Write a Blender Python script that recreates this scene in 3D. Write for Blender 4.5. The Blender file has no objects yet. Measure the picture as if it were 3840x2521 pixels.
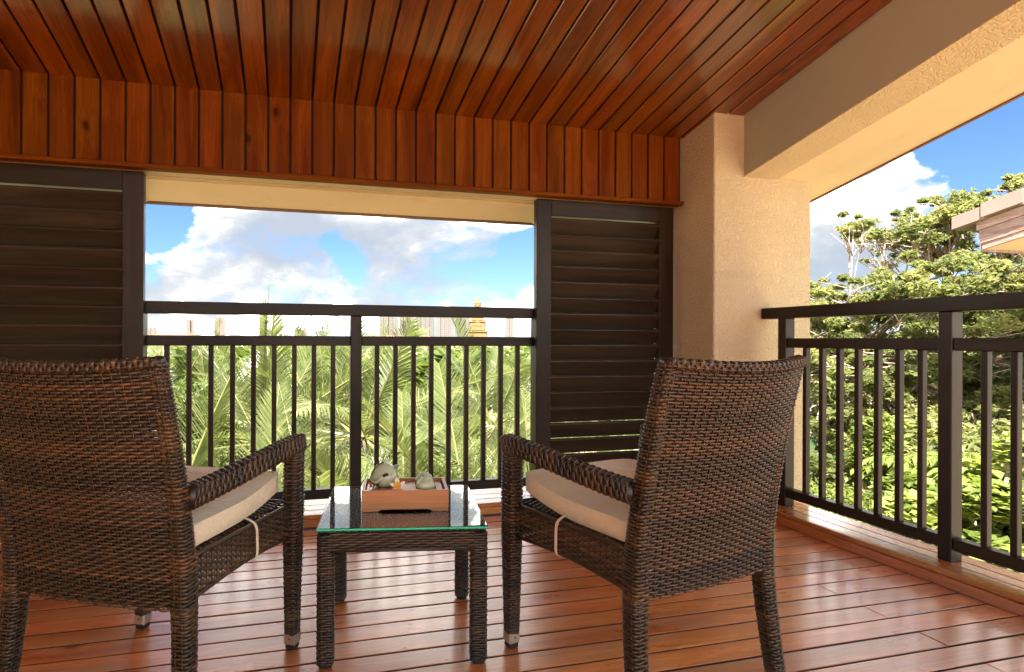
import bpy, math, random
import numpy as np
from mathutils import Matrix, Vector, Euler

R = math.radians
sc = bpy.context.scene
COL = sc.collection
rnd = random.Random(7)
rng = np.random.default_rng(11)

# ------------------------------------------------------------------ camera
YAW, ROLL, EYE = 0.2446, 0.0039, 0.98
cam_d = bpy.data.cameras.new('camera')
cam = bpy.data.objects.new('camera', cam_d)
COL.objects.link(cam)
cam_d.sensor_width = 36.0
cam_d.lens = 20.2
cam_d.shift_x = 0.0777
cam_d.shift_y = 0.0033
cam_d.clip_start = 0.05
cam_d.clip_end = 9000
_r = Vector((math.cos(YAW), -math.sin(YAW), 0)); _f = Vector((math.sin(YAW), math.cos(YAW), 0)); _u = Vector((0, 0, 1))
_r2 = _r * math.cos(ROLL) + _u * math.sin(ROLL); _u2 = _u * math.cos(ROLL) - _r * math.sin(ROLL)
cam.matrix_world = Matrix(((_r2.x, _u2.x, -_f.x, 0), (_r2.y, _u2.y, -_f.y, 0), (_r2.z, _u2.z, -_f.z, EYE), (0, 0, 0, 1)))
sc.camera = cam

# ------------------------------------------------------------------ sky, sun, exposure
SUN_EL, SUN_AZ = R(56), R(-152)          # azimuth from +Y, clockwise: the sun stands behind and left
EXPOSURE = 3.45
sc.view_settings.view_transform = 'Standard'
sc.view_settings.look = 'None'
sc.view_settings.gamma = 1.0
sc.view_settings.use_curve_mapping = False
sc.view_settings.exposure = EXPOSURE

world = bpy.data.worlds.new('World')
sc.world = world
world.use_nodes = True
wn, wl = world.node_tree.nodes, world.node_tree.links
wn.clear()
def W(t, **k):
    n = wn.new(t)
    for a, b in k.items():
        setattr(n, a, b)
    return n
def wmath(op, a, b=None, c=None):
    n = W('ShaderNodeMath', operation=op)
    for i, x in enumerate((a, b, c)):
        if x is None: continue
        if isinstance(x, (int, float)): n.inputs[i].default_value = x
        else: wl.new(x, n.inputs[i])
    return n.outputs[0]
def wsmooth(x, a, b):
    n = W('ShaderNodeMapRange', interpolation_type='SMOOTHSTEP')
    wl.new(x, n.inputs['Value'])
    n.inputs['From Min'].default_value = a; n.inputs['From Max'].default_value = b
    return n.outputs[0]
w_tc = W('ShaderNodeTexCoord')
w_sky = W('ShaderNodeTexSky', sky_type='NISHITA', sun_disc=False, sun_elevation=SUN_EL, sun_rotation=SUN_AZ)
w_sky.air_density = 1.0; w_sky.dust_density = 0.3; w_sky.ozone_density = 2.0
w_map = W('ShaderNodeMapping'); w_map.inputs['Scale'].default_value = (1, 1, 1.7)
w_map.inputs['Location'].default_value = (3.1, 0.4, 1.3)
wl.new(w_tc.outputs['Generated'], w_map.inputs['Vector'])
w_n1 = W('ShaderNodeTexNoise'); w_n1.inputs['Scale'].default_value = 4.2; w_n1.inputs['Detail'].default_value = 10
w_n1.inputs['Roughness'].default_value = 0.56; w_n1.inputs['Distortion'].default_value = 0.25
wl.new(w_map.outputs[0], w_n1.inputs['Vector'])
w_map2 = W('ShaderNodeMapping'); w_map2.inputs['Scale'].default_value = (1, 1, 1.7)
w_map2.inputs['Location'].default_value = (3.06, 0.36, 1.42)
wl.new(w_tc.outputs['Generated'], w_map2.inputs['Vector'])
w_n2 = W('ShaderNodeTexNoise'); w_n2.inputs['Scale'].default_value = 4.2; w_n2.inputs['Detail'].default_value = 7
w_n2.inputs['Roughness'].default_value = 0.52; w_n2.inputs['Distortion'].default_value = 0.25
wl.new(w_map2.outputs[0], w_n2.inputs['Vector'])
dens = w_n1.outputs['Fac']
w_n3 = W('ShaderNodeTexNoise'); w_n3.inputs['Scale'].default_value = 9.0; w_n3.inputs['Detail'].default_value = 6
wl.new(w_tc.outputs['Generated'], w_n3.inputs['Vector'])
w_warp = W('ShaderNodeVectorMath', operation='MULTIPLY_ADD')
wl.new(w_n3.outputs['Color'], w_warp.inputs[0]); w_warp.inputs[1].default_value = (0.16, 0.16, 0.16)
w_off = W('ShaderNodeVectorMath', operation='SUBTRACT'); wl.new(w_tc.outputs['Generated'], w_off.inputs[0]); w_off.inputs[1].default_value = (0.08, 0.08, 0.08)
wl.new(w_off.outputs[0], w_warp.inputs[2])
def blob(d, r0, r1, amount):
    """raise or lower the cloud density round a direction"""
    global dens
    v = Vector(d).normalized()
    n = W('ShaderNodeVectorMath', operation='DISTANCE')
    wl.new(w_warp.outputs[0], n.inputs[0]); n.inputs[1].default_value = v
    m = W('ShaderNodeMapRange', interpolation_type='SMOOTHSTEP')
    wl.new(n.outputs['Value'], m.inputs['Value'])
    m.inputs['From Min'].default_value = r0; m.inputs['From Max'].default_value = r1
    m.inputs['To Min'].default_value = amount; m.inputs['To Max'].default_value = 0.0
    dens = wmath('ADD', dens, m.outputs[0])
blob((0.02, 0.98, 0.11), 0.10, 0.55, 0.06)
blob((0.0, 0.985, 0.18), 0.03, 0.20, 0.05)
blob((-0.205, 0.962, 0.19), 0.03, 0.12, -0.39)
blob((0.108, 0.984, 0.140), 0.01, 0.05, -0.29)
blob((0.42, 0.90, 0.15), 0.02, 0.09, -0.23)
blob((0.83, 0.50, 0.26), 0.03, 0.16, -0.39)
blob((0.765, 0.615, 0.185), 0.03, 0.12, 0.22)
blob((0.72, 0.68, 0.08), 0.05, 0.25, 0.12)
blob((0.22, 0.86, 0.46), 0.10, 0.38, 0.12)
blob((0.75, 0.45, 0.62), 0.10, 0.45, 0.10)
cover = wsmooth(dens, 0.40, 0.59)
lit = wsmooth(wmath('SUBTRACT', w_n1.outputs['Fac'], w_n2.outputs['Fac']), -0.16, 0.13)
w_ramp = W('ShaderNodeValToRGB')
wl.new(lit, w_ramp.inputs['Fac'])
el_ = w_ramp.color_ramp.elements
el_[0].position = 0.0; el_[0].color = (1.10, 1.24, 1.45, 1)       # grey-blue cloud bases
el_[1].position = 1.0; el_[1].color = (19.0, 18.2, 16.6, 1)       # sunlit cloud tops
for p_, c_ in ((0.45, (1.55, 1.62, 1.72, 1)), (0.72, (2.3, 2.28, 2.2, 1))):
    e_ = el_.new(p_); e_.color = c_
w_blue = W('ShaderNodeMix', data_type='RGBA', blend_type='MULTIPLY')
w_blue.inputs['Factor'].default_value = 1.0
wl.new(w_sky.outputs[0], w_blue.inputs['A'])
w_blue.inputs['B'].default_value = (0.215, 0.285, 0.40, 1)
w_mix = W('ShaderNodeMix', data_type='RGBA')
wl.new(cover, w_mix.inputs['Factor'])
wl.new(w_blue.outputs['Result'], w_mix.inputs['A'])
wl.new(w_ramp.outputs['Color'], w_mix.inputs['B'])
w_bg = W('ShaderNodeBackground'); w_bg.inputs['Strength'].default_value = 0.05
wl.new(w_mix.outputs['Result'], w_bg.inputs['Color'])
w_out = W('ShaderNodeOutputWorld')
wl.new(w_bg.outputs[0], w_out.inputs['Surface'])

sun_d = bpy.data.lights.new('sun', 'SUN')
sun_d.energy = 3.2; sun_d.angle = R(0.5); sun_d.color = (1.0, 0.95, 0.86)
sun = bpy.data.objects.new('sun', sun_d); COL.objects.link(sun)
_sd = Vector((math.sin(SUN_AZ) * math.cos(SUN_EL), math.cos(SUN_AZ) * math.cos(SUN_EL), math.sin(SUN_EL)))
sun.rotation_euler = _sd.to_track_quat('Z', 'Y').to_euler()
sun.location = (0, 0, 30)

cy = sc.cycles
cy.max_bounces = 10; cy.diffuse_bounces = 6; cy.glossy_bounces = 4; cy.transmission_bounces = 8; cy.transparent_max_bounces = 8
cy.sample_clamp_indirect = 8.0
cy.caustics_refractive = True; cy.caustics_reflective = False
cy.use_denoising = True

# ------------------------------------------------------------------ materials
class NT:
    def __init__(self, name):
        self.m = bpy.data.materials.new(name); self.m.use_nodes = True
        self.n = self.m.node_tree.nodes; self.l = self.m.node_tree.links
        self.n.clear()
        self.out = self.n.new('ShaderNodeOutputMaterial')
    def N(self, t, **k):
        n = self.n.new(t)
        for a, b in k.items(): setattr(n, a, b)
        return n
    def put(self, sock, v):
        if isinstance(v, bpy.types.NodeSocket): self.l.new(v, sock)
        elif v is not None:
            if isinstance(v, tuple) and len(v) == 3 and sock.type == 'RGBA': v = v + (1,)
            sock.default_value = v
    def math(self, op, a, b=None, c=None, clamp=False):
        n = self.N('ShaderNodeMath', operation=op, use_clamp=clamp)
        for i, x in enumerate((a, b, c)): self.put(n.inputs[i], x)
        return n.outputs[0]
    def step(self, x, a, b, lo=0.0, hi=1.0):
        n = self.N('ShaderNodeMapRange', interpolation_type='SMOOTHSTEP')
        self.put(n.inputs['Value'], x)
        n.inputs['From Min'].default_value = a; n.inputs['From Max'].default_value = b
        n.inputs['To Min'].default_value = lo; n.inputs['To Max'].default_value = hi
        return n.outputs[0]
    def mix(self, f, a, b, blend='MIX'):
        n = self.N('ShaderNodeMix', data_type='RGBA', blend_type=blend)
        self.put(n.inputs['Factor'], f); self.put(n.inputs['A'], a); self.put(n.inputs['B'], b)
        return n.outputs['Result']
    def coord(self, kind='Object', scale=(1, 1, 1), offs=None):
        t = self.N('ShaderNodeTexCoord').outputs[kind]
        if offs is not None:
            v = self.N('ShaderNodeVectorMath', operation='ADD'); self.l.new(t, v.inputs[0]); self.l.new(offs, v.inputs[1]); t = v.outputs[0]
        mp = self.N('ShaderNodeMapping'); mp.inputs['Scale'].default_value = scale
        self.l.new(t, mp.inputs['Vector'])
        return mp.outputs[0]
    def noise(self, vec, scale, detail=4, rough=0.5, dist=0.0):
        n = self.N('ShaderNodeTexNoise'); self.put(n.inputs['Vector'], vec)
        n.inputs['Scale'].default_value = scale; n.inputs['Detail'].default_value = detail
        n.inputs['Roughness'].default_value = rough; n.inputs['Distortion'].default_value = dist
        return n.outputs['Fac']
    def rand(self):
        return self.N('ShaderNodeObjectInfo').outputs['Random']
    def rand3(self, k=(37.0, 13.0, 7.0)):
        r = self.rand(); c = self.N('ShaderNodeCombineXYZ')
        for i in range(3): self.l.new(self.math('MULTIPLY', r, k[i]), c.inputs[i])
        return c.outputs[0]
    def bump(self, h, strength=0.3, dist=0.01):
        b = self.N('ShaderNodeBump'); self.put(b.inputs['Height'], h)
        b.inputs['Strength'].default_value = strength; b.inputs['Distance'].default_value = dist
        return b.outputs[0]
    def pbr(self, col, rough=0.5, normal=None, **k):
        p = self.N('ShaderNodeBsdfPrincipled')
        self.put(p.inputs['Base Color'], col); self.put(p.inputs['Roughness'], rough)
        if normal is not None: self.l.new(normal, p.inputs['Normal'])
        for a, b in k.items(): self.put(p.inputs[a.replace('_', ' ')], b)
        self.l.new(p.outputs[0], self.out.inputs['Surface'])
        return p

def wood(name, dark, light, rough=0.28,  coat=0.0, knots=True, worn=0.0, spread=0.35, bump=0.12, rings=0.22, spec=0.5, along='x', coat_ior=1.5, coat_rough=0.16):
    t = NT(name); o = t.rand3()
    def coord_(scale, offs): return t.coord(scale=scale if along == 'x' else (scale[1], scale[0], scale[2]), offs=offs)
    g = t.noise(coord_(scale=(0.55, 7, 7), offs=o), 2.2, 5, 0.55, 0.5)
    fib = t.noise(coord_(scale=(2.5, 120, 120), offs=o), 2.0, 3, 0.6)
    if knots:
        v = t.N('ShaderNodeTexVoronoi'); t.l.new(coord_(scale=(2.6, 4.6, 0.01), offs=o), v.inputs['Vector']); v.inputs['Scale'].default_value = 1.0
        wob = t.math('MULTIPLY_ADD', t.noise(coord_(scale=(14, 22, 10), offs=o), 1.5, 3), 0.07, -0.035)
        dk = t.math('ADD', v.outputs['Distance'], wob)
        g = t.math('ADD', g, t.step(dk, 0.30, 0.02, 0.0, 0.16))
    ring = t.math('SINE', t.math('MULTIPLY', g, 55.0))
    col = t.mix(t.step(g, 0.28, 0.72), dark, light)
    f = t.math('MULTIPLY', t.step(ring, -0.2, 1.0), rings)
    col = t.mix(f, col, tuple(c * 0.45 for c in dark))
    col = t.mix(t.math('MULTIPLY', t.step(fib, 0.35, 0.72), 0.40), col, tuple(c * 0.55 for c in dark))
    if knots:
        col = t.mix(t.step(dk, 0.085, 0.035, 0.0, 0.88), col, tuple(c * 0.18 for c in dark))
        col = t.mix(t.math('MULTIPLY', t.step(dk, 0.17, 0.07), 0.4), col, tuple(c * 0.5 for c in dark))
    r = t.rand()
    k = t.math('MULTIPLY_ADD', r, spread * 1.2, 1.0 - spread * 0.6)
    hs = t.N('ShaderNodeHueSaturation'); t.put(hs.inputs['Color'], col); t.put(hs.inputs['Value'], k)
    t.put(hs.inputs['Hue'], t.math('MULTIPLY_ADD', t.math('FRACT', t.math('MULTIPLY', r, 7.31)), 0.012, 0.4955))
    col = hs.outputs[0]
    rg = t.math('MULTIPLY_ADD', t.noise(coord_(scale=(1.5, 5, 5), offs=o), 2.5, 4), 0.22, rough - 0.11)
    if worn:
        w1 = t.noise(coord_(scale=(1.1, 3.5, 3.5), offs=o), 1.7, 6, 0.65)
        wm = t.math('MULTIPLY', t.step(w1, 0.48, 0.72), worn)
        col = t.mix(wm, col, (0.36, 0.24, 0.15))
        rg = t.math('ADD', rg, t.math('MULTIPLY', wm, 0.16))
    t.pbr(col, rg, t.bump(t.math('ADD', t.math('MULTIPLY', fib, 0.6), g), bump, 0.004), Coat_Weight=coat, Coat_Roughness=coat_rough, Coat_IOR=coat_ior, Specular_IOR_Level=spec)
    return t.m

M = {}
M['floor'] = wood('varnished_deck_wood', (0.44, 0.105, 0.022), (0.70, 0.240, 0.072), 0.30, 0.9, worn=0.6, spread=0.5, coat_rough=0.23)
M['curb'] = wood('varnished_kerb_wood', (0.38, 0.10, 0.018), (0.60, 0.20, 0.042), 0.26, 0.6, worn=0.25, spread=0.15)
M['ceiling'] = wood('stained_ceiling_wood', (0.105, 0.0215, 0.0010), (0.265, 0.070, 0.0028), 0.42, 1.0, spread=0.34, coat_ior=1.8, spec=0.2)
M['fascia'] = wood('stained_fascia_wood', (0.100, 0.0195, 0.0010), (0.205, 0.052, 0.0022), 0.45, 0.0, spread=0.24, spec=0.05)
M['dark'] = wood('dark_painted_timber', (0.020, 0.0125, 0.007), (0.036, 0.023, 0.0135), 0.36, 0.0, knots=False, spread=0.2, rings=0.1, bump=0.12, spec=0.22)
M['louvre'] = wood('dark_louvre_timber', (0.030, 0.020, 0.0125), (0.062, 0.042, 0.026), 0.36, 0.0, knots=False, spread=0.3, rings=0.15, bump=0.15, spec=0.3)
M['bamboo'] = wood('bamboo_board', (0.42, 0.17, 0.055), (0.55, 0.25, 0.09), 0.33, 0.1, knots=False, spread=0.10, rings=0.12)
M['weathered'] = wood('weathered_red_board', (0.24, 0.10, 0.075), (0.42, 0.31, 0.27), 0.6, 0.0, knots=False, spread=0.3, rings=0.3, along='y')

def stucco(name, col, strength=0.55, scale=1.0, worms=True):
    t = NT(name)
    c = t.coord(scale=(scale, scale, scale))
    n1 = t.noise(c, 60, 4, 0.6)
    if worms:
        v = t.N('ShaderNodeTexVoronoi', feature='DISTANCE_TO_EDGE')
        nv = t.N('ShaderNodeTexNoise'); t.l.new(c, nv.inputs['Vector']); nv.inputs['Scale'].default_value = 26; nv.inputs['Detail'].default_value = 3
        ad = t.N('ShaderNodeVectorMath', operation='MULTIPLY_ADD')
        t.l.new(nv.outputs['Color'], ad.inputs[0]); ad.inputs[1].default_value = (0.06, 0.06, 0.06); t.l.new(c, ad.inputs[2])
        t.l.new(ad.outputs[0], v.inputs['Vector']); v.inputs['Scale'].default_value = 42
        h = t.math('ADD', t.step(v.outputs['Distance'], 0.0, 0.16), t.math('MULTIPLY', n1, 0.7))
    else:
        h = n1
    big = t.noise(t.coord(scale=(scale, scale, scale)), 3, 5, 0.6)
    streak = t.noise(t.coord(scale=(7 * scale, 7 * scale, 0.9 * scale)), 1.3, 5, 0.65)
    cc = t.mix(t.step(big, 0.3, 0.75, 0.0, 0.45), col, tuple(x * 0.80 for x in col))
    cc = t.mix(t.step(streak, 0.55, 0.85, 0.0, 0.4), cc, (col[0] * 0.62, col[1] * 0.58, col[2] * 0.52))
    t.pbr(cc, 0.85, t.bump(h, strength, 0.007))
    return t.m
M['stucco'] = stucco('cream_stucco', (0.575, 0.465, 0.30), 0.6)
M['plaster'] = stucco('cream_smooth_plaster', (0.68, 0.555, 0.37), 0.08, 0.5, worms=False)
M['beam'] = stucco('tan_smooth_paint', (0.38, 0.37, 0.29), 0.06, 0.5, worms=False)
M['edge'] = stucco('brown_plaster_edge', (0.20, 0.12, 0.08), 0.5, 1.5)
M['fin'] = stucco('grey_white_plaster', (0.58, 0.52, 0.40), 0.2, 1.0, worms=False)
M['deckroof'] = stucco('dark_roof_boarding', (0.02, 0.010, 0.006), 0.2, 1.0, worms=False)
M['tile'] = stucco('pinkish_roof_tile', (0.22, 0.165, 0.14), 0.4, 1.0, worms=False)

def simple(name, col, rough=0.5, bumpscale=None, bumpstr=0.2, var=0.15, **k):
    t = NT(name)
    n = t.noise(t.coord(), 9, 4, 0.6)
    c = t.mix(t.step(n, 0.3, 0.7), tuple(x * (1 - var) for x in col), tuple(min(1, x * (1 + var)) for x in col))
    nm = t.bump(t.noise(t.coord(), bumpscale, 3), bumpstr, 0.003) if bumpscale else None
    t.pbr(c, rough, nm, **k)
    return t.m
M['gapshade'] = simple('dark_gap_shade', (0.035, 0.014, 0.008), 0.8)
M['metal'] = simple('brushed_steel_cap', (0.55, 0.50, 0.43), 0.35, Metallic=0.8)
M['rubber'] = simple('black_rubber', (0.012, 0.012, 0.012), 0.6)
M['celadon'] = simple('celadon_glaze', (0.45, 0.58, 0.40), 0.14, var=0.06, Coat_Weight=0.6, Coat_Roughness=0.05)
M['cord'] = simple('dark_braided_cord', (0.025, 0.012, 0.010), 0.6, 300, 0.6)
M['bead'] = simple('orange_bead', (0.55, 0.14, 0.03), 0.3)
M['trunk'] = simple('pale_bark', (0.20, 0.15, 0.11), 0.9, 20, 0.6, var=0.35)
M['branch'] = simple('pinkish_grey_branch', (0.36, 0.27, 0.21), 0.9, 14, 0.5, var=0.3)
M['gold'] = simple('golden_tower_plaster', (0.17, 0.095, 0.032), 0.6, var=0.25)
M['soil'] = simple('pale_bounce_soil', (0.30, 0.24, 0.15), 0.95, 4, 0.5, var=0.5)  # ground tone lifted so the soil bounces sunlight up onto the soffit
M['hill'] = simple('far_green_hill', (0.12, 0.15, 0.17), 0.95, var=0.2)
M['redroof'] = simple('terracotta_roof', (0.20, 0.08, 0.055), 0.8, var=0.2)

def fabric():
    t = NT('cream_canvas')
    c = t.coord()
    w1 = t.N('ShaderNodeTexWave'); t.l.new(c, w1.inputs['Vector']); w1.inputs['Scale'].default_value = 260; w1.bands_direction = 'X'
    w2 = t.N('ShaderNodeTexWave'); t.l.new(c, w2.inputs['Vector']); w2.inputs['Scale'].default_value = 260; w2.bands_direction = 'Y'
    h = t.math('ADD', w1.outputs['Fac'], w2.outputs['Fac'])
    fold = t.noise(t.coord(scale=(3, 8, 8)), 2.2, 4, 0.55, 0.8)
    n = t.noise(c, 5, 5, 0.6)
    col = t.mix(t.step(n, 0.3, 0.75), (0.66, 0.61, 0.43), (0.72, 0.68, 0.50))
    b1 = t.bump(h, 0.12, 0.0006)
    b = t.N('ShaderNodeBump'); t.put(b.inputs['Height'], fold); b.inputs['Strength'].default_value = 0.5; b.inputs['Distance'].default_value = 0.02; t.l.new(b1, b.inputs['Normal'])
    t.pbr(col, 0.85, b.outputs[0], Sheen_Weight=0.15)
    return t.m
M['fabric'] = fabric()

def wicker(name, a, b, c, rough=0.34):
    t = NT(name)
    at = t.N('ShaderNodeAttribute', attribute_name='tone').outputs['Fac']
    cr = t.N('ShaderNodeValToRGB'); t.l.new(at, cr.inputs['Fac'])
    e = cr.color_ramp.elements
    e[0].position = 0.0; e[0].color = a + (1,); e[1].position = 1.0; e[1].color = c + (1,)
    m = e.new(0.5); m.color = b + (1,)
    st = t.noise(t.coord(scale=(1, 1, 1)), 900, 2, 0.5)
    n = t.noise(t.coord(), 30, 3, 0.6)
    col = t.mix(t.step(n, 0.35, 0.7, 0, 0.35), cr.outputs[0], a)
    t.pbr(col, t.math('MULTIPLY_ADD', n, 0.16, rough - 0.08), t.bump(st, 0.12, 0.001), Specular_IOR_Level=0.5)
    return t.m
M['wicker'] = wicker('brown_wicker', (0.019, 0.013, 0.007), (0.052, 0.033, 0.015), (0.140, 0.072, 0.027))

def glass():
    t = NT('clear_glass')
    p = t.pbr((0.93, 1.0, 0.97), 0.0, Transmission_Weight=1.0, IOR=1.75)
    return t.m
M['glass'] = glass()
def glass_edge():
    t = NT('green_glass_edge')
    n = t.noise(t.coord(scale=(3, 3, 40)), 4, 3)
    t.pbr(t.mix(n, (0.02, 0.50, 0.22), (0.06, 0.75, 0.40)), 0.12, Transmission_Weight=0.1, IOR=1.5)
    return t.m
M['glassedge'] = glass_edge()

def leafmat(name, a, b, c, trans=0.45, rough=0.55, spec=0.25):
    """leaf colours vary from leaf to leaf through the 'tone' attribute"""
    t = NT(name)
    at = t.N('ShaderNodeAttribute', attribute_name='tone').outputs['Fac']
    cr = t.N('ShaderNodeValToRGB'); t.l.new(at, cr.inputs['Fac'])
    e = cr.color_ramp.elements
    e[0].color = a + (1,); e[1].color = c + (1,); m = e.new(0.55); m.color = b + (1,)
    p = t.N('ShaderNodeBsdfPrincipled'); t.l.new(cr.outputs[0], p.inputs['Base Color']); p.inputs['Roughness'].default_value = rough; p.inputs['Specular IOR Level'].default_value = spec
    tr = t.N('ShaderNodeBsdfTranslucent')
    hs = t.N('ShaderNodeHueSaturation'); t.l.new(cr.outputs[0], hs.inputs['Color']); hs.inputs['Value'].default_value = 1.5; hs.inputs['Saturation'].default_value = 1.15
    t.l.new(hs.outputs[0], tr.inputs['Color'])
    mx = t.N('ShaderNodeMixShader'); mx.inputs[0].default_value = trans
    t.l.new(p.outputs[0], mx.inputs[1]); t.l.new(tr.outputs[0], mx.inputs[2]); t.l.new(mx.outputs[0], t.out.inputs['Surface'])
    return t.m
M['palm'] = leafmat('coconut_leaf', (0.040, 0.062, 0.018), (0.135, 0.158, 0.054), (0.34, 0.315, 0.135), 0.42, 0.32, 0.5)
M['treeleaf'] = leafmat('rain_tree_leaf', (0.085, 0.105, 0.038), (0.172, 0.188, 0.070), (0.32, 0.30, 0.13), 0.6)
M['brightleaf'] = leafmat('lime_leaf', (0.060, 0.090, 0.020), (0.135, 0.172, 0.038), (0.26, 0.28, 0.085), 0.5)
M['midleaf'] = leafmat('mid_green_leaf', (0.035, 0.056, 0.014), (0.070, 0.098, 0.022), (0.13, 0.155, 0.036), 0.4)
M['bananaleaf'] = leafmat('banana_leaf', (0.03, 0.055, 0.022), (0.05, 0.085, 0.032), (0.12, 0.15, 0.07), 0.3, 0.3)
M['dryleaf'] = leafmat('dry_brown_frond', (0.10, 0.06, 0.03), (0.19, 0.12, 0.06), (0.30, 0.21, 0.12), 0.25)
M['redleaf'] = leafmat('dry_red_frond', (0.30, 0.10, 0.05), (0.42, 0.16, 0.07), (0.5, 0.25, 0.1), 0.3)

def tower(name, wallc, winc):
    t = NT(name)
    s = t.N('ShaderNodeSeparateXYZ'); t.l.new(t.N('ShaderNodeTexCoord').outputs['Object'], s.inputs[0])
    fz = t.math('FRACT', t.math('DIVIDE', s.outputs['Z'], 3.2))
    fx = t.math('FRACT', t.math('DIVIDE', t.math('ADD', s.outputs['X'], s.outputs['Y']), 4.3))
    wz = t.math('MULTIPLY', t.step(fz, 0.28, 0.34), t.step(fz, 0.80, 0.74))
    wx = t.math('MULTIPLY', t.step(fx, 0.20, 0.26), t.step(fx, 0.78, 0.72))
    w = t.math('MULTIPLY', wz, wx)
    n = t.noise(t.coord(scale=(0.25, 0.25, 0.3)), 1.0, 2)
    t.pbr(t.mix(t.math('MULTIPLY', w, t.step(n, 0.2, 0.7, 0.5, 1.0)), wallc, winc), 0.7)
    return t.m
M['tower'] = tower('pale_tower_facade', (0.098, 0.089, 0.083), (0.050, 0.052, 0.056))
M['towerpink'] = tower('pinkish_tower_facade', (0.120, 0.094, 0.087), (0.095, 0.080, 0.077))

# ------------------------------------------------------------------ builders
def mesh_np(name, verts, faces, mat, tone=None, smooth=False, mats=None, fmat=None):
    """verts (n,3); faces: array (m,k) or list of arrays / lists"""
    me = bpy.data.meshes.new(name)
    verts = np.asarray(verts, dtype=np.float32)
    if isinstance(faces, np.ndarray): faces = [faces]
    groups = [np.asarray(f, dtype=np.int32) for f in faces if len(f)]
    me.vertices.add(len(verts)); me.vertices.foreach_set('co', verts.ravel())
    loops = np.concatenate([g.ravel() for g in groups])
    sizes = np.concatenate([np.full(len(g), g.shape[1], dtype=np.int32) for g in groups])
    starts = np.concatenate([[0], np.cumsum(sizes)[:-1]]).astype(np.int32)
    me.loops.add(len(loops)); me.loops.foreach_set('vertex_index', loops)
    me.polygons.add(len(sizes)); me.polygons.foreach_set('loop_start', starts)
    try: me.polygons.foreach_set('loop_total', sizes)
    except Exception: pass
    if tone is not None:
        a = me.attributes.new('tone', 'FLOAT', 'POINT'); a.data.foreach_set('value', np.asarray(tone, dtype=np.float32))
    for m in (mats or [mat]): me.materials.append(m)
    if fmat is not None: me.polygons.foreach_set('material_index', np.asarray(fmat, dtype=np.int32))
    me.update(calc_edges=True); me.validate()
    me.polygons.foreach_set('use_smooth', np.full(len(sizes), bool(smooth)))
    return me

def link(name, me, parent=None, loc=(0, 0, 0), rot=None):
    o = bpy.data.objects.new(name, me); COL.objects.link(o)
    if parent is not None: o.parent = parent
    o.location = loc
    if rot is not None:
        if isinstance(rot, Matrix): o.rotation_euler = rot.to_euler()
        else: o.rotation_euler = rot
    return o

def tag(o, label, cat=None, group=None):
    o['label'] = label
    if cat: o['category'] = cat
    if group: o['group'] = group
    return o

def thing(name, label, cat, loc=(0, 0, 0), rz=0.0, group=None):
    o = bpy.data.objects.new(name, None); COL.objects.link(o)
    o.location = loc; o.rotation_euler = (0, 0, rz); o.empty_display_size = 0.1
    return tag(o, label, cat, group)

def structure(o):
    o['kind'] = 'structure'; return o

def stuff(o):
    o['kind'] = 'stuff'; return o

def chbox(l, w, h, c=0.002):
    """chamfered box: 24 verts, 26 faces"""
    hx, hy, hz = l / 2, w / 2, h / 2
    c = min(c, hx * 0.45, hy * 0.45, hz * 0.45)
    v, idx = [], {}
    for sx in (-1, 1):
        for sy in (-1, 1):
            for sz in (-1, 1):
                for ax in range(3):
                    p = [sx * (hx - c), sy * (hy - c), sz * (hz - c)]
                    p[ax] = (sx * hx, sy * hy, sz * hz)[ax]
                    idx[(sx, sy, sz, ax)] = len(v); v.append(p)
    q, t = [], []
    def quad(a, b, cc, d): q.append([a, b, cc, d])
    for ax in range(3):
        o1, o2 = [(1, 2), (2, 0), (0, 1)][ax]
        for s in (-1, 1):
            def k(a, b):
                sg = [0, 0, 0]; sg[ax] = s; sg[o1] = a; sg[o2] = b
                return idx[(*sg, ax)]
            f = [k(-1, -1), k(1, -1), k(1, 1), k(-1, 1)]
            q.append(f if s > 0 else f[::-1])
    for ax in range(3):
        o1, o2 = [(1, 2), (2, 0), (0, 1)][ax]
        for a in (-1, 1):
            for b in (-1, 1):
                def k(s, face):
                    sg = [0, 0, 0]; sg[ax] = s; sg[o1] = a; sg[o2] = b
                    return idx[(*sg, face)]
                f = [k(-1, o1), k(1, o1), k(1, o2), k(-1, o2)]
                q.append(f if a * b < 0 else f[::-1])
    for sx in (-1, 1):
        for sy in (-1, 1):
            for sz in (-1, 1):
                f = [idx[(sx, sy, sz, i)] for i in range(3)]
                t.append(f if sx * sy * sz > 0 else f[::-1])
    return np.array(v), np.array(q), np.array(t)

_cache = {}
def piece(name, mat, dims, loc, parent=None, rot=None, c=0.002):
    """one board, bar or slab: long axis along local x; alike pieces share their mesh"""
    key = (name, mat, tuple(round(d, 4) for d in dims), c)
    if key not in _cache:
        v, q, t = chbox(*dims, c)
        if name == 'floor_plank':               # shade painted dark on the long sides, so the gaps read deep
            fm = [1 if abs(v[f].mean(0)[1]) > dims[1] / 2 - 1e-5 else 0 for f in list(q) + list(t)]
            _cache[key] = mesh_np(name, v, [q, t], None, mats=[M[mat], M['gapshade']], fmat=fm)
        else:
            _cache[key] = mesh_np(name, v, [q, t], M[mat])
    if parent is not None: loc = Vector(loc) - parent.location
    return link(name, _cache[key], parent, loc, rot)

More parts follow.
